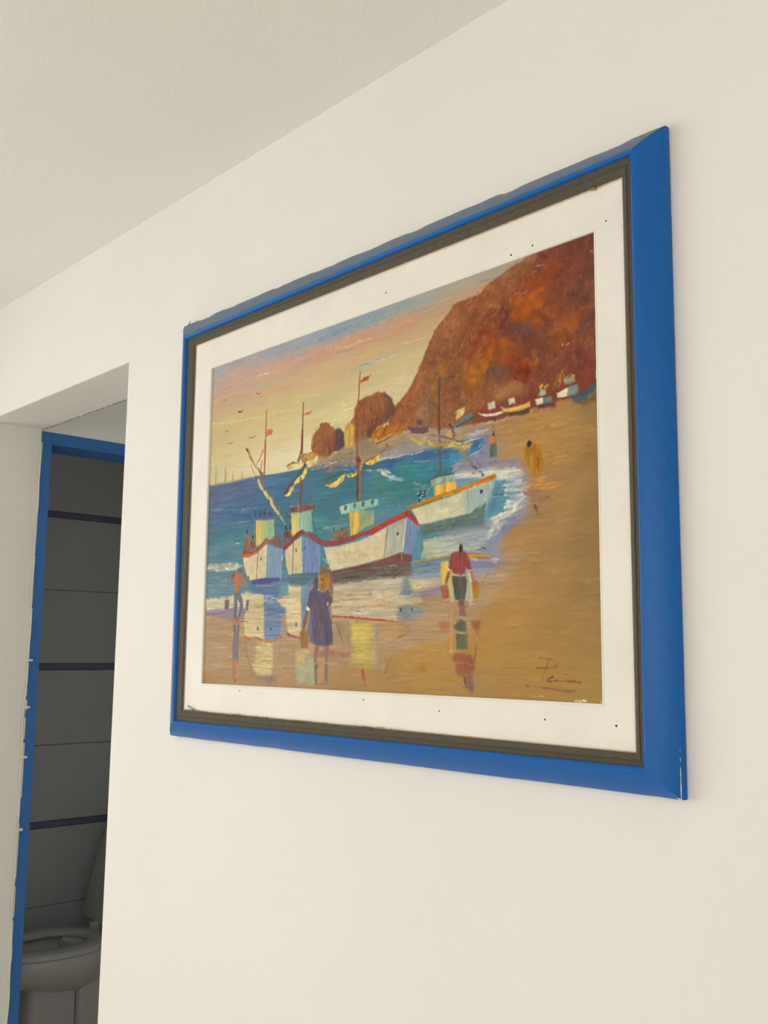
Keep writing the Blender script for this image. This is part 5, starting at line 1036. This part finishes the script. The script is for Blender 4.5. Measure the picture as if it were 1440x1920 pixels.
P|1341.2 339.4 1364.4 341.1 1365.7 354.2 1343.6 352.8|104 136 140|s2 r0.6
P|1324.3 355.9 1365.7 355.5 1376.5 363.8 1343.4 363.2 1327.4 363|96 64 64|s2.5 r0.8 l0.9
P|1327.8 334.4 1334.4 322.5 1347.2 322.3 1351.8 333.6 1343.8 337.3|160 176 160|s2 r0.8 e0.6
D|1331.4 311.5 1360.1 314.4 1353.6 323.5 1334.4 322.5|206 170 70 190 150 60|12 6 3.56 1.586|l0.85 d76 e0.8
L|1337.4 336.1 1353.4 337.7|60 80 84|1.93|l0.8
P|1378.6 337.2 1406.5 331 1411 334.4 1406.2 348.7 1381.5 349.3|232 220 188|s2 r0.8 e0.7
P|1411.1 329.3 1430.9 328 1438.2 339.5 1430.4 350.6 1407.7 349|124 146 136|s3 r1 l0.95
L|1381.5 349.3 1409.2 351.8|100 70 60|2.86 2.36|l0.7
L|1381.7 335.3 1400.4 328.5 1421.9 325|80 66 54|2.34 1.8|l0.8
P|1397.7 308.8 1425.2 306.6 1428 319.8 1400.5 322.2|156 158 128|s3 r1.4 a0.12 e0.6
D|1396.2 303.4 1428.3 304.7 1428.2 312.3 1397.7 308.8|206 180 100 190 156 80|16 7.4 2.98 1.363|l0.8 d77 e0.8
D|1378.8 320.6 1391.8 292.2 1397.8 301.2 1385 326.9|170 130 70 184 144 84|14 9.2 2.98 1.836|l0.6 d78
P|1415.3 350.4 1442.5 347.8 1482.7 328 1482.3 345.3 1460 361.1 1439.1 369.8 1421.1 364.1|72 84 100|s3 r1.2 nh a0.08
D|1418.3 353.5 1481.2 332.7 1480.8 347.5 1436.1 366.8|90 110 126 60 70 90 100 84 84|30 14.9 3.07 -0.307|l0.5 d79
P|1421.1 366.6 1460 363.5 1482.3 347.8 1481.7 372.4 1450.8 376.9|104 74 58|s6 r2 l0.7
P|1196.4 364.7 1201.7 362.8 1203.3 369.9 1198.1 371.7|80 60 44|s2 l0.8
L|1192.8 377.4 1203.1 400.7|160 108 60|8.85 5.87|l0.4 s5
P|1183.8 411.2 1192.6 404.4 1197.9 406.6 1197.7 422.7 1182.7 420.5|206 112 66|s2 r0.8
P|1197.9 405.2 1203.2 395.3 1204.7 422.4 1198.8 422.9|170 110 60|s3 l0.8
L|1194.8 395.3 1196.1 402.3|44 36 34|5.32 4.69|l0.95
L|1187.4 392.8 1194.4 398 1196.2 391.5|210 180 160|1.87 1.33|l0.6
P|1183.7 420.7 1203 422.2 1207 433.5 1206.2 453.4 1185.3 451.9 1182.6 438.1|92 104 92|s2 r1 nv a0.08
P|1196 421.1 1205.7 423.9 1206.2 452.1 1197.5 452.3|104 120 100|s3 l0.6
L|1199.3 453.8 1202.6 465 1206.1 470.8|106 140 140|5.37 4.46|l0.7 s4
L|1187 453.5 1190.5 460.7|110 140 130|3.54|l0.6
P|1284 447.2 1293.9 440.8 1310.2 438 1326.3 444.2 1335.5 469.9 1336.6 500.8 1315.8 508.4 1298 503.6 1291.9 471.7 1287.5 484.1 1285.1 494.2 1280.1 493.6 1278.6 485.6 1283.8 462.8|178 122 50|s2.5 r1.2 nv a0.08
P|1310.2 438 1327.9 445.7 1336 477.7 1335.1 500.6 1315.8 508.4 1313 474.6|172 112 38|s5 r1 nv l0.9
L|1285.6 452.6 1281.8 491.2|200 140 72|3.4 3.08|l0.7
L|1322.7 473.3 1327.4 481.7 1322.4 491.3|120 80 36|4.47 2.98|l0.7 s4
L|1306.9 447.9 1308.3 463.6|120 76 36|2.97 2.08|l0.75
P|1295.6 434.5 1299.9 431.2 1306.4 434.3 1307.6 441.5 1301 444.9 1294.6 441.4|58 44 46|s2 r0.6
L|1294.9 490.3 1302.9 504.2 1302.7 522.2|176 140 110|4.37 2.9|l0.5 s4
L|1280.2 488.4 1283.4 494|206 150 100|4.12|l0.7
D|1299.6 506.4 1338.1 508.6 1334.6 531.1 1302.6 524.8|186 130 80 170 120 90 206 144 70|18 27.2 4.05 0|l0.7 d80
D|1299.3 529.6 1390.6 535.2 1390.4 545.2 1302.4 540.2|206 146 66 196 140 74 180 134 80|26 51 3.51 0|l0.7 j0.05 d81
D|1299.2 542.4 1340.8 542 1340.3 574.9 1305.2 573.8|162 112 92 150 104 84 176 124 84 140 110 100|30 30.6 4.05 0|l0.55 d82
L|1311.7 574.5 1319.6 580.4 1323.7 583.3|96 72 70|2.94 1.71|l0.8 r0.8
L|1316.4 577.5 1319.5 588 1322.5 598.4|96 72 70|3.42 1.99|l0.8 r0.8
L|1313.2 579.7 1319.4 591.8|96 72 70|3.29 1.91|l0.8 r0.8
L|1319.4 593.1 1327.3 600.1|140 104 96|2.25 1.25|l0.6
L|1336.5 513.5 1357 509.7 1366.4 507.1|150 118 110|3.25 1.98|l0.6 s3
L|1324.3 583.4 1346.5 583.1|150 110 80|2.38 1.18|l0.5
P|1026.2 686.5 1037.3 684.2 1051 684 1053.2 703.9 1046.9 729.3 1037.4 736.8 1027.7 712.5|220 182 88|s3 r1.5 nv a0.08
P|1051 713.7 1064.6 706.5 1070 714.7 1067.3 738.1 1072.7 781.3 1064.6 783 1053.8 749.3 1049.7 737.3|206 190 110|s3 r1 nv l0.95
P|1064.6 722.3 1075.4 718.9 1076.7 783.4 1070 781.2|140 160 150|s3 l0.8
P|1107.3 708.8 1117.8 709.3 1128.1 733.1 1130.6 775.4 1129.3 784.9 1122.8 790.5 1109.8 778.6 1107.2 739.8|176 168 150|s4 r1.5 nv
L|1120.4 717.2 1126.8 748.4 1129.3 777.3|216 206 160|3.96 3.28|l0.8 r0.8
D|1120.2 778.9 1133.2 779.3 1133.1 796.5 1122.8 794.3|212 196 140 196 176 130|10 8.5 2.7 0|l0.8 d83
P|1064.6 667 1078.1 663 1102.1 664.6 1112.6 670.2 1123.1 692.2 1128.2 709.9 1120.4 710.5 1108.6 701.1 1107.3 717.5 1091.4 719.7 1067.3 714.5 1065.9 704.6 1059.2 706.2 1053.2 705.9 1056.4 692.2|144 72 66|s2 r0.7 nv a0.06 e0.5
L|1090.9 668.7 1090.9 680.5 1090.4 700.1|106 50 50|2.73 1.71|l0.5 s2
L|1064.6 669 1055.9 702.1|100 44 56|2.43 1.74|l0.5
D|1067.3 669.2 1110 670 1104.6 716.4 1070 712.7|170 84 76 140 62 62 160 76 70|30 15 3.41 1.572|l0.5 d84
P|1087.5 658.7 1088.8 650.9 1092.8 645.3 1098.1 649.6 1100 657.6 1095.5 664.1 1091.5 667.8 1087.5 663.6|54 44 42|s2 r0.5
L|1086.1 648.8 1085.6 660.5|226 220 200|2.41 1.72|l0.7
L|1098.9 653.6 1096.8 663.3|120 90 60|2.05 1.71|l0.6
L|1094.2 647.4 1094.7 653.3|200 200 190|1.69|l0.4
L|1054.3 704 1059.2 709.2 1054.3 707.9|234 216 192|4.53 3.48|l0.95 r0.6
L|1119.1 709.4 1128.2 709.9|224 200 180|2.72 2.22|l0.9
P|1051 709.7 1060.5 709.3 1056.5 721.9 1048.3 737.3 1042.9 739 1043.4 729.1|132 84 60|s2.5 r0.8
P|1123 711.6 1129.5 711.9 1133.4 727.5 1143.6 737.6 1138.5 741.2 1129.4 733.1|164 104 84|s2.5 r0.8
P|1067.8 714.6 1091.4 719.7 1107.3 717.5 1106.7 723.3 1091.4 723.2 1070 719.6|206 180 164|s2.5 r0.8
P|1065.9 721.3 1091.4 723.6 1107.3 723.4 1112.5 732.3 1111.1 755.5 1105.8 776.5 1091.3 775.1 1083.3 777.8 1074 773.6 1070 750 1064.6 734|84 84 72|s2 r0.8 nv a0.12
D|1070 724.5 1107.3 726.3 1104.5 772.6 1078 771.7|70 72 62 104 104 84 80 88 84|40 20 2.71 1.504|l0.55 d85
L|1064.6 730.1 1071.3 757.8 1075.3 775.5|140 150 140|3.38 2.69|l0.7
P|1025 742.2 1048.3 739.2 1055.1 757.2 1053.8 770.9 1037.4 775.3 1031.9 756.4|166 96 70|s3 r1 nv
L|1026.4 746.2 1048.3 748.1|190 100 80|2.54|l0.6
L|1037.4 776.3 1059.2 775 1064.6 773.2|206 160 120|3.07 2.03|l0.7 r1
P|1126.8 740.7 1141.1 735.6 1150 745.5 1151.2 760.8 1147.3 774.1 1131.9 774.5 1129.4 756.2|168 124 52|s3 r1 nv
P|1128.1 738.8 1143.6 735.7 1147.4 749.2 1133.3 751.5|166 98 78|s4 l0.85
P|1087.3 775.9 1101.9 774.5 1104.5 790 1107.1 797.8 1091.3 797.4 1083.3 789.4|132 84 84|s3 r1
P|1090 789.6 1108.4 792 1111 815.2 1087.3 814.7|142 104 92|s4 r1 nv
P|1064.6 785 1083.3 783.6 1084.7 808.8 1067.3 812.3|192 140 100|s6 l0.7
L|1091.3 791.6 1133.1 798.4 1168.8 795.6 1198.8 790.8 1233.1 791.7|150 112 94|4.21 1.9|l0.6 s4 r1
L|1107.1 784.3 1122.8 790.5 1133.1 792.7|170 120 110|6.33 3.76|l0.5 s5
P|1080.6 826.2 1096.5 824.5 1109.6 828.6 1110.9 851.5 1091.2 849.4 1070 845.4 1067.3 835.7 1078 833.9|98 98 82|s4 r1.6 nv
P|1075.3 855.1 1091.2 853.3 1114.8 857.3 1114.7 891.6 1080.6 891.7 1078 872.5|106 104 78|s4 r1.2 nv
L|1072.6 850.2 1091.2 854.3 1107 855.3|186 176 110|2.74 1.97|l0.85 r1.2
L|1080.7 816.1 1101.8 817.3|220 180 150|2.23 1.72|l0.6 r1.5
P|1023.8 827.2 1051.1 825.7 1056.5 845.2 1032.1 846.9|170 116 76|s6 r1.5 l0.8
P|1125.2 826.9 1153.5 825.5 1156 835 1145.7 853.7 1132.9 844.1|160 98 66|s5 r1.2 l0.9
L|1143.2 851.8 1153.3 868.9|160 120 80|4.59 3.05|l0.5
L|1061.9 786.9 1063.3 816.1 1061.4 845.3 1061.9 897.6|204 154 92|4.14 4.12|l0.7 r0.8
L|1070 812.4 1068.6 855 1070 899.4|192 130 74|6.86 6.83|l0.5 s5
L|1114.9 798 1117.4 851.6 1116 893.5|196 148 90|5.01 3.32|l0.5 s4
L|1158.7 795.3 1156 829.3|150 120 76|2.27 1.62|l0.5
P|1072.6 901.4 1091.2 897.4 1122.4 902.9 1137.8 916 1135.1 938.6 1117.1 948.4 1091.1 950.8 1076.6 939.7 1077.9 920.5 1067.3 912.9|154 94 70|s5 r1.5 nv a0.05
L|1140.5 880.2 1139.1 902.8 1135.2 917.9|164 100 64|6.51 6.51|l0.9 r0.8
L|1077.9 922.4 1106.8 923 1130.1 926.4|198 124 90|3.7 2.42|l0.6 r2
L|1057.9 896.6 1080.6 895.5 1106.9 896.4|206 160 84|2.97 1.95|l0.6 r1.6
P|1091.1 948.9 1130 946.2 1134.5 968.6 1133.7 987.3 1119.6 987.8 1117 982.3 1096.3 979.1 1096.3 967.8 1101.5 962|146 104 82|s4 r1.5
L|1104.1 958.1 1108 969.3|80 74 66|4.91 4.25|l0.85
L|1098.9 967.7 1104.1 975.1|196 190 160|2.81|l0.7
P|1101.5 973.3 1132.5 970.5 1133.7 985.5 1122.2 984|138 112 104|s5 l0.7
L|1048.6 965.2 1072.6 963.6 1098.9 960.1|188 130 58|4.93 4.85|l0.6 s5
L|1037.6 864.6 1048.5 882.1|168 136 96|6.47 4.83|l0.4 s5
P|573.3 673.3 586.2 672.9 615 681.6 626.5 702.3 629.3 754.5 620.2 766.2 616.4 738.1 609.7 721.7 608.9 691.4|138 96 84|s4 r1.2 l0.9
P|548.2 702.7 564.2 695.3 570.8 699.7 571.7 732.3 545.9 735.4|86 84 92|s4 r1 nv
P|539.1 728.9 555.1 717.3 571.8 734.3 584.8 742.9 597.4 737.3 610 733.8 616.7 750.1 626.3 760.4 620.4 772.2 611.1 778 608.2 785.9 621.4 812.2 631.7 852 629.2 879.6 601.3 885.6 563 883.6 533.6 873.6 529.1 832.9 534.6 796.3 530.8 779.9 514.2 777.4 523.4 750.9|98 88 106|s2.5 r1 nv a0.06 e0.4
P|531.3 796.2 547.3 784.4 549.8 871.6 533.6 873.6 522.8 841|116 114 132|s8 r1.5 l0.75 nv
P|578.7 752.8 604.2 753.7 618 802.1 629 871.7 594.8 881.6 580.5 821.5|98 80 96|s10 r1.5 l0.6 nv
D|539.8 751.5 610.5 753.9 626 873.7 543.4 873.6|96 80 108 124 110 128 108 96 112 88 74 92|90 37.2 4.98 1.496|l0.5 j0.08 d86
P|529.7 743 542.4 729.1 555.2 719.4 559.3 752.2 540.3 767.9 517.6 777.5|96 84 116|s4 r1 nv l0.8
P|570.3 679.2 583 673.8 602.3 678.9 610.5 691.5 609.8 725.7 594.3 739.2 575 734.4 570.3 705.8|156 112 52|s3 r1.4 nv a0.12 e0.6
P|571.8 675.2 589.4 673.1 608.7 683.3 605.9 695.3 572.3 693.6|132 92 64|s5 l0.85
D|574 697.8 604.3 695.2 603.7 733.5 578.1 732.5|186 136 60 110 76 34 166 118 52|40 8.5 2.43 0|j1.2 l0.75 d87 e0.8
L|567 679 567.5 719.9 566.9 732.1|196 170 150|3.69 2.76|l0.8 r0.6
P|565.2 731 569.7 730.2 570.5 735.3 566 735.7|236 226 210|s1.6
P|515.6 777.4 521.5 777.2 531 786 523.9 791 517.1 785.7|236 226 206|s2 r0.6
P|604.6 769.8 609.3 767.9 611 775 604.8 777.8|236 226 206|s2 r0.6
L|626.4 762.4 621.9 772.3 611.1 778|110 90 90|5.78 4.64|l0.7
L|523.4 750.9 515.8 775.4|206 180 160|2.78 2.32|l0.6
P|514.6 788.7 526.2 791 518.9 820.5 508 842.9 499.6 840.7 505.5 816.2|138 94 80|s2.5 r0.8 nv
P|488.2 848.8 499.6 840.7 526.3 849.2 528.5 867.5 522.6 889.8 497.8 889.8 492.2 869.4|150 110 70|s3 r1 nv a0.07
P|533.6 874.6 563 883.6 557.1 901.7 537.8 905.9 530.7 885.7|192 150 112|s6 l0.7
P|556.6 883.7 575.9 885.6 570.1 905.7 561.1 929.8 554.7 929.8 552.4 907.8|150 108 86|s3 r1
P|598.1 885.6 613.8 885.6 614.1 895.5 610.1 925.2 602.3 927.2 598.5 901.5|146 106 86|s3 r1
P|575.9 885.6 595 885.6 598.5 901.5 576.3 901.6|190 146 112|s5 l0.8
P|550.7 901.8 595.3 897.5 632.8 899.3 633.1 909.2 576.6 911.6|142 110 102|s5 r1.5 l0.7
L|614.2 901.4 657.5 905.1 699.8 906.7|166 110 88|7.04 5.5|l0.8 r1.2
P|554.2 911.8 570.2 909.7 564.5 937.7 558.1 937.8|150 118 98|s4 l0.8
P|554.9 935.8 569.2 933.6 565 953.7 567.5 985.4 559.5 985.7 557 953.8|116 106 96|s3 r1.2 l0.85
P|597.7 931.2 611.9 933 610.9 956.7 613.1 980.2 602.1 978.5 598.3 953|112 110 102|s3 r1.2 l0.85
P|567.2 917.7 595.8 917.4 597.4 980.6 570.6 981.4|188 146 104|s6 l0.6
L|569.3 935.6 563.1 943.7|80 80 76|3.99 2|l0.6
L|559.5 985.7 610.1 985.2|170 110 80|5.66 5.58|l0.6 s4
P|163.9 669 188 664.7 207.6 671.3 208.5 690.6 195 709.4 186.3 728.4 174.1 728 167.6 694.3|190 116 72|s3 r1.2 nv
P|183 661.7 202.2 659.9 212.6 677 199.2 695.7|146 110 96|s4 l0.8
P|182.8 656.1 197.2 655.5 202.5 665.5 188.2 667.5|104 100 110|s3
L|168.9 672.1 144.6 676.5 129.4 670.1 100.3 687.1|130 110 104|5.26 3.21|l0.8 r1
L|164.1 671.9 152.6 688.1 150.8 702|180 104 68|13.7 9.33|l0.85 r1
L|203 676.6 218.2 693.8 228.2 705.3|166 120 90|8.91 5.75|l0.75 r1
L|134.7 676 133.2 743.3|110 110 120|3.44 2.86|l0.8
L|236.6 681 241.5 686.7|180 90 60|5.28|l0.8
L|218.3 696.6 224.1 718.8|170 130 90|6.89 4.23|l0.6
P|118.4 745.6 143.3 746.4 137.4 776.9 117.5 775|116 102 108|s2.5 r0.8
P|230.3 750.5 244.4 749.6 238.8 782.1 227.9 779.1|118 118 120|s2.5 r0.8
L|120.7 741.4 130.6 740.4|150 80 66|3.34|l0.8
P|166.8 727.7 195.9 727.4 211.2 748.5 214.7 770.6 197 800.3 190.6 816.6 184.4 808.3 198.3 778.4 198.3 759.1 186.4 750.5 183.9 778 183.2 813.8 170.9 810.8 166.9 777.6|106 108 112|s2.5 r0.8 nv
P|169.3 727.8 193.4 727.3 201.7 748.2 172.7 747.3|122 124 124|s4 l0.7
L|186.4 750.5 188.4 772.6 184.8 797.3|220 206 176|6.14 3.34|l0.8
L|144.2 813.7 185.5 812.4 245 814.8|168 114 86|4.15 2.81|l0.9 r0.8
P|168.1 802.5 192.3 802.9 195.6 822.2 169.1 821.8|166 114 82|s4 l0.8
P|164.2 821.7 200.3 820.9 195.1 860.4 194.6 899.4 196.1 931.1 169.7 931.5 165.1 887.7 170.7 854.8|126 120 116|s3 r1.2 nv a0.06
L|186 822 184.7 844|190 160 130|5.56 3.89|l0.6
P|167.2 881.4 193.7 881.4 195.8 924.8 166.9 925.2|124 124 124|s3 r1 nv
P|167.9 925.1 192 924.9 190 952 186.9 987.3 172.5 987.7 163.7 957.9|182 128 92|s4 r1.5 nv
P|177 982.1 188.1 981.8 189.4 989.9 178.9 990.7|150 90 66|s3 l0.8
L|64.7 870.2 108 925.8|190 156 118|4.48 2.46|l0.3 s3
L|97.7 920.4 148.9 952.7|190 156 118|3.67 2.01|l0.3 s3
L|45.4 892.7 98.5 934.2|190 156 118|3.96 2.17|l0.3 s3
L|122.6 920.1 168.9 963.3|190 156 118|4.06 2.23|l0.3 s3
L|78.8 942.8 130.1 969.6|190 156 118|3.52 1.93|l0.3 s3
L|37.1 926.6 90.7 975.9|190 156 118|4.19 2.29|l0.3 s3
L|1324.9 907.6 1336.1 910 1355.1 911.8 1373.8 917.5|136 84 64|2.54 1.82|l0.9 r0.8
L|1373.8 917.5 1367.4 924.1 1372.1 926.5 1354.8 929.2 1332.6 930.1 1314.9 930.7|136 84 64|1.79 2.51|l0.85 r0.8
L|1345.6 912.7 1346.1 918.9 1341.5 929 1334 942.9 1325.1 961.3|136 84 64|2.2 1.24|l0.8
L|1335.8 931.1 1367.4 928|136 84 64|2.48 2.23|l0.6
L|1356.1 943.6 1357.6 948.6 1346.5 952.5 1342.4 957.6 1354.3 958.6 1366.9 955.8 1376.2 957 1391.6 955.1 1403.8 957.2 1412.9 956 1421.9 958.7 1430.9 957|136 84 64|2.28 2.66|l0.9 r0.8
L|1424.9 957.9 1427.8 963.8|136 84 64|3.18 2.12|l0.8
L|1384.2 943.5 1393.4 942.3 1402.5 943.1|136 84 64|2.21 1.32|l0.8
L|1382.4 957.8 1394.7 957 1409.8 959|136 84 64|2.44 2.2|l0.6
L|1286.7 969 1319.2 970.8 1354.1 973.9 1391.2 977.1 1418.5 975.7|142 92 74|3.67 2.63|l0.75 r0.8 s3
L|1248 836.7 1271.6 840.1|200 154 88|4.01 2.81|l0.6 s3
L|1245 795.3 1272.1 798.1|190 146 96|2.36 1.17|l0.6
D|1418.2 995.6 1442 994.6 1441.9 996.5 1418.1 997|232 214 180|8 11.9 2.7 0|l0.9 d90
L|1478.1 995.1 1479.8 996.6|236 224 196|2.44|l0.9
D|1296.3 989.1 1334.9 989 1334.9 990.2 1296.2 990.9|206 166 100|10 8.5 1.89 0|l0.8 d91
L|312.2 440.4 328.7 453.1 342.9 468.3|206 192 138|9.68 9.6|l0.9 r1.6 e0.8
L|294.4 399.6 323.4 433.3 356.4 467|120 118 104|6.12 6.01|l0.6 r1.2
L|224.1 303.4 249.6 338 274.5 369.3|214 184 132|5.69 5.18|l0.7 r1.2
P|419.2 382.1 426.6 375.9 441.8 373.2 460.6 370.9 475.5 370.6 464.6 378.5 442.1 381.4 427 386.6|226 206 150|s2.5 r2 a0.14 e0.8 l0.9
L|415.2 376.8 434 367.4 452.9 367.6 471.9 373.6|140 96 54|2.94 2.25|l0.8 r1
L|468 369.6 475.1 356.4 480.3 345.4|110 78 48|5.9 4.41|l0.7
L|480.8 417.9 478.2 454.8 475.6 487|116 78 84|11.32 10.8|l0.8
P|479.7 501.3 485.1 437 490.6 437.7 490.4 488.5|120 84 92|s2 l0.5
L|622.1 542 696.5 536.5 780.7 537.2|90 130 140|1.78 1.42|l0.25
D|568.9 552.5 678.2 564.5 670.9 576.3 569.5 573|160 176 184 120 120 140 140 160 170|16 26.8 3.19 0.053|l0.5 d101
L|711.2 253.5 719.1 238.3 747.3 228 779.1 225.2|198 140 92|2.89 1.78|l0.6 r1
L|826.1 236 845.5 252.9 857.1 273.6 858.8 289.7|96 70 66|5.13 3.38|l0.6 s4 r1
L|707.2 258.3 709.2 275.2 704.5 290.9|206 148 98|3.53 2.21|l0.6 r1
L|553.8 277.8 567 273 597.7 276.3|112 70 50|1.91 1.57|l0.6 r1
L|528.1 319.7 529.3 296.9 549.4 279.9|204 146 96|3.36 2.39|l0.7 r1
L|619.8 294 629.6 312.4 629.3 334.7|104 66 56|5.18 3.44|l0.6 s3 r1
P|826.4 257.5 857.2 278.9 857.3 294.8 827.1 308.3 796.1 311.3 819.1 288.3|104 72 62|s5 r1.5 l0.6
P|788.3 310 827 305.6 788.6 326.2 773.1 345.3 757.1 337.5 764.8 317|110 68 58|s4 r1.5 l0.7
L|917.2 360.9 935.4 374.9 956.9 380.7 974.5 374.7|210 178 100|4.01 3.94|l0.85 r1.4 e0.8
L|981.6 381.9 1002.5 396 1029.9 401.5 1056.9 403|204 174 100|3.93 3.83|l0.8 r1.4 e0.8
L|1066.9 409.4 1090 416.7 1115.9 416.5 1130.1 411.3|200 170 104|3.95 3.87|l0.8 r1.4 e0.8
L|988.5 372.8 1029.9 378.1 1070.2 395.1 1103 404.9|146 88 58|2.09 1.51|l0.8 r0.8'''
def num(s): return [float(t) for t in s.split()]
def pl(s): v = num(s); return [(v[k], v[k + 1]) for k in range(0, len(v), 2)]
KEYS = {'s': 'soft', 'r': 'rough', 'n': 'nz', 'a': 'amp', 'l': 'al', 'e': 'rel', 'j': 'jit', 'd': 'seed', 'x': 'ax', 'p': 'pw', 'v': 'vary'}
for ln in OPS.strip().split('\n'):
    t = ln.split('|'); kw = {}
    for it in t[-1].split():
        kw[KEYS[it[0]]] = it[1:] if it[0] == 'n' else (int(it[1:]) if it[0] == 'd' else float(it[1:]))
    if t[0] == 'P': P(pl(t[1]), num(t[2]), **kw)
    elif t[0] == 'L': w = num(t[3]); L(pl(t[1]), num(t[2]), w[0], w[-1], **kw)
    elif t[0] == 'D':
        c_ = num(t[2]); w = num(t[3]); D(pl(t[1]), [c_[k:k + 3] for k in range(0, len(c_), 3)], int(w[0]), w[1], w[2], w[3], **kw)
    else:
        c_ = num(t[2]); FIELD(pl(t[1]), [c_[k:k + 5] for k in range(0, len(c_), 5)], **kw)
_g = (IMG @ np.array([.3, .59, .11], np.float32))[..., None]      # the artist's blues are greyed with a little earth colour
_b = np.clip((IMG[..., 2:3] - IMG[..., 0:1]) / 80, 0, 1) * .28
IMG[...] = IMG + (_g - IMG) * _b
# soft local mixing, as wet oil paint blends
IMG[1:-1, 1:-1] = .64 * IMG[1:-1, 1:-1] + .09 * (IMG[:-2, 1:-1] + IMG[2:, 1:-1] + IMG[1:-1, :-2] + IMG[1:-1, 2:])

def homography(dst):
    src = [(0, 0), (1, 0), (1, 1), (0, 1)]; A = []; B = []
    for (x, y), (u, v) in zip(src, dst):
        A.append([x, y, 1, 0, 0, 0, -u * x, -u * y]); B.append(u); A.append([0, 0, 0, x, y, 1, -v * x, -v * y]); B.append(v)
    return np.append(np.linalg.solve(np.array(A, float), np.array(B, float)), 1).reshape(3, 3)
Hc = homography(CAN)
uu, vv = np.meshgrid((np.arange(GW)) / (GW - 1), (np.arange(GH)) / (GH - 1))
q = np.stack([uu, vv, np.ones_like(uu)], -1) @ Hc.T
co = np.zeros((GH, GW, 3), np.float32); co[..., 0] = q[..., 0] / q[..., 2] - FL.x; co[..., 2] = q[..., 1] / q[..., 2] - FL.z
co[..., 1] = -.0172 - np.clip(REL, 0, 1.5) * .0004 - WEAVE * .00002
me = bpy.data.meshes.new('canvas'); me.vertices.add(GW * GH); me.vertices.foreach_set('co', co.ravel())
ii = np.arange((GH - 1) * (GW - 1)); r0 = (ii // (GW - 1)) * GW + ii % (GW - 1)
fc = np.stack([r0, r0 + GW, r0 + GW + 1, r0 + 1], -1).astype(np.int32)
me.loops.add(fc.size); me.loops.foreach_set('vertex_index', fc.ravel()); me.polygons.add(len(fc)); me.polygons.foreach_set('loop_start', np.arange(0, fc.size, 4, dtype=np.int32))
me.update(calc_edges=True); me.validate()
ca = me.color_attributes.new('paint', 'FLOAT_COLOR', 'POINT'); rgba = np.ones((GH, GW, 4), np.float32)
s_ = np.clip(IMG / 255, 0, 1); lin = np.where(s_ <= .04045, s_ / 12.92, ((s_ + .055) / 1.055) ** 2.4)
rgba[..., :3] = np.clip(lin * np.array((1.0,1.03,1.08)), 0, .95); ca.data.foreach_set('color', rgba.ravel())
MC = bpy.data.materials.new('oil_paint'); MC.use_nodes = True; nt = MC.node_tree; b = nt.nodes['Principled BSDF']
at = nt.nodes.new('ShaderNodeAttribute'); at.attribute_name = 'paint'; nt.links.new(at.outputs['Color'], b.inputs['Base Color'])
b.inputs['Roughness'].default_value = .6; b.inputs['Specular IOR Level'].default_value = .06
me.materials.append(MC); me.polygons.foreach_set('use_smooth', np.ones(len(fc), bool))
cv = bpy.data.objects.new('canvas', me); C.objects.link(cv); cv.parent = fp; cv['label'] = 'oil painting of moored fishing boats, a red cliff and figures on wet sand'
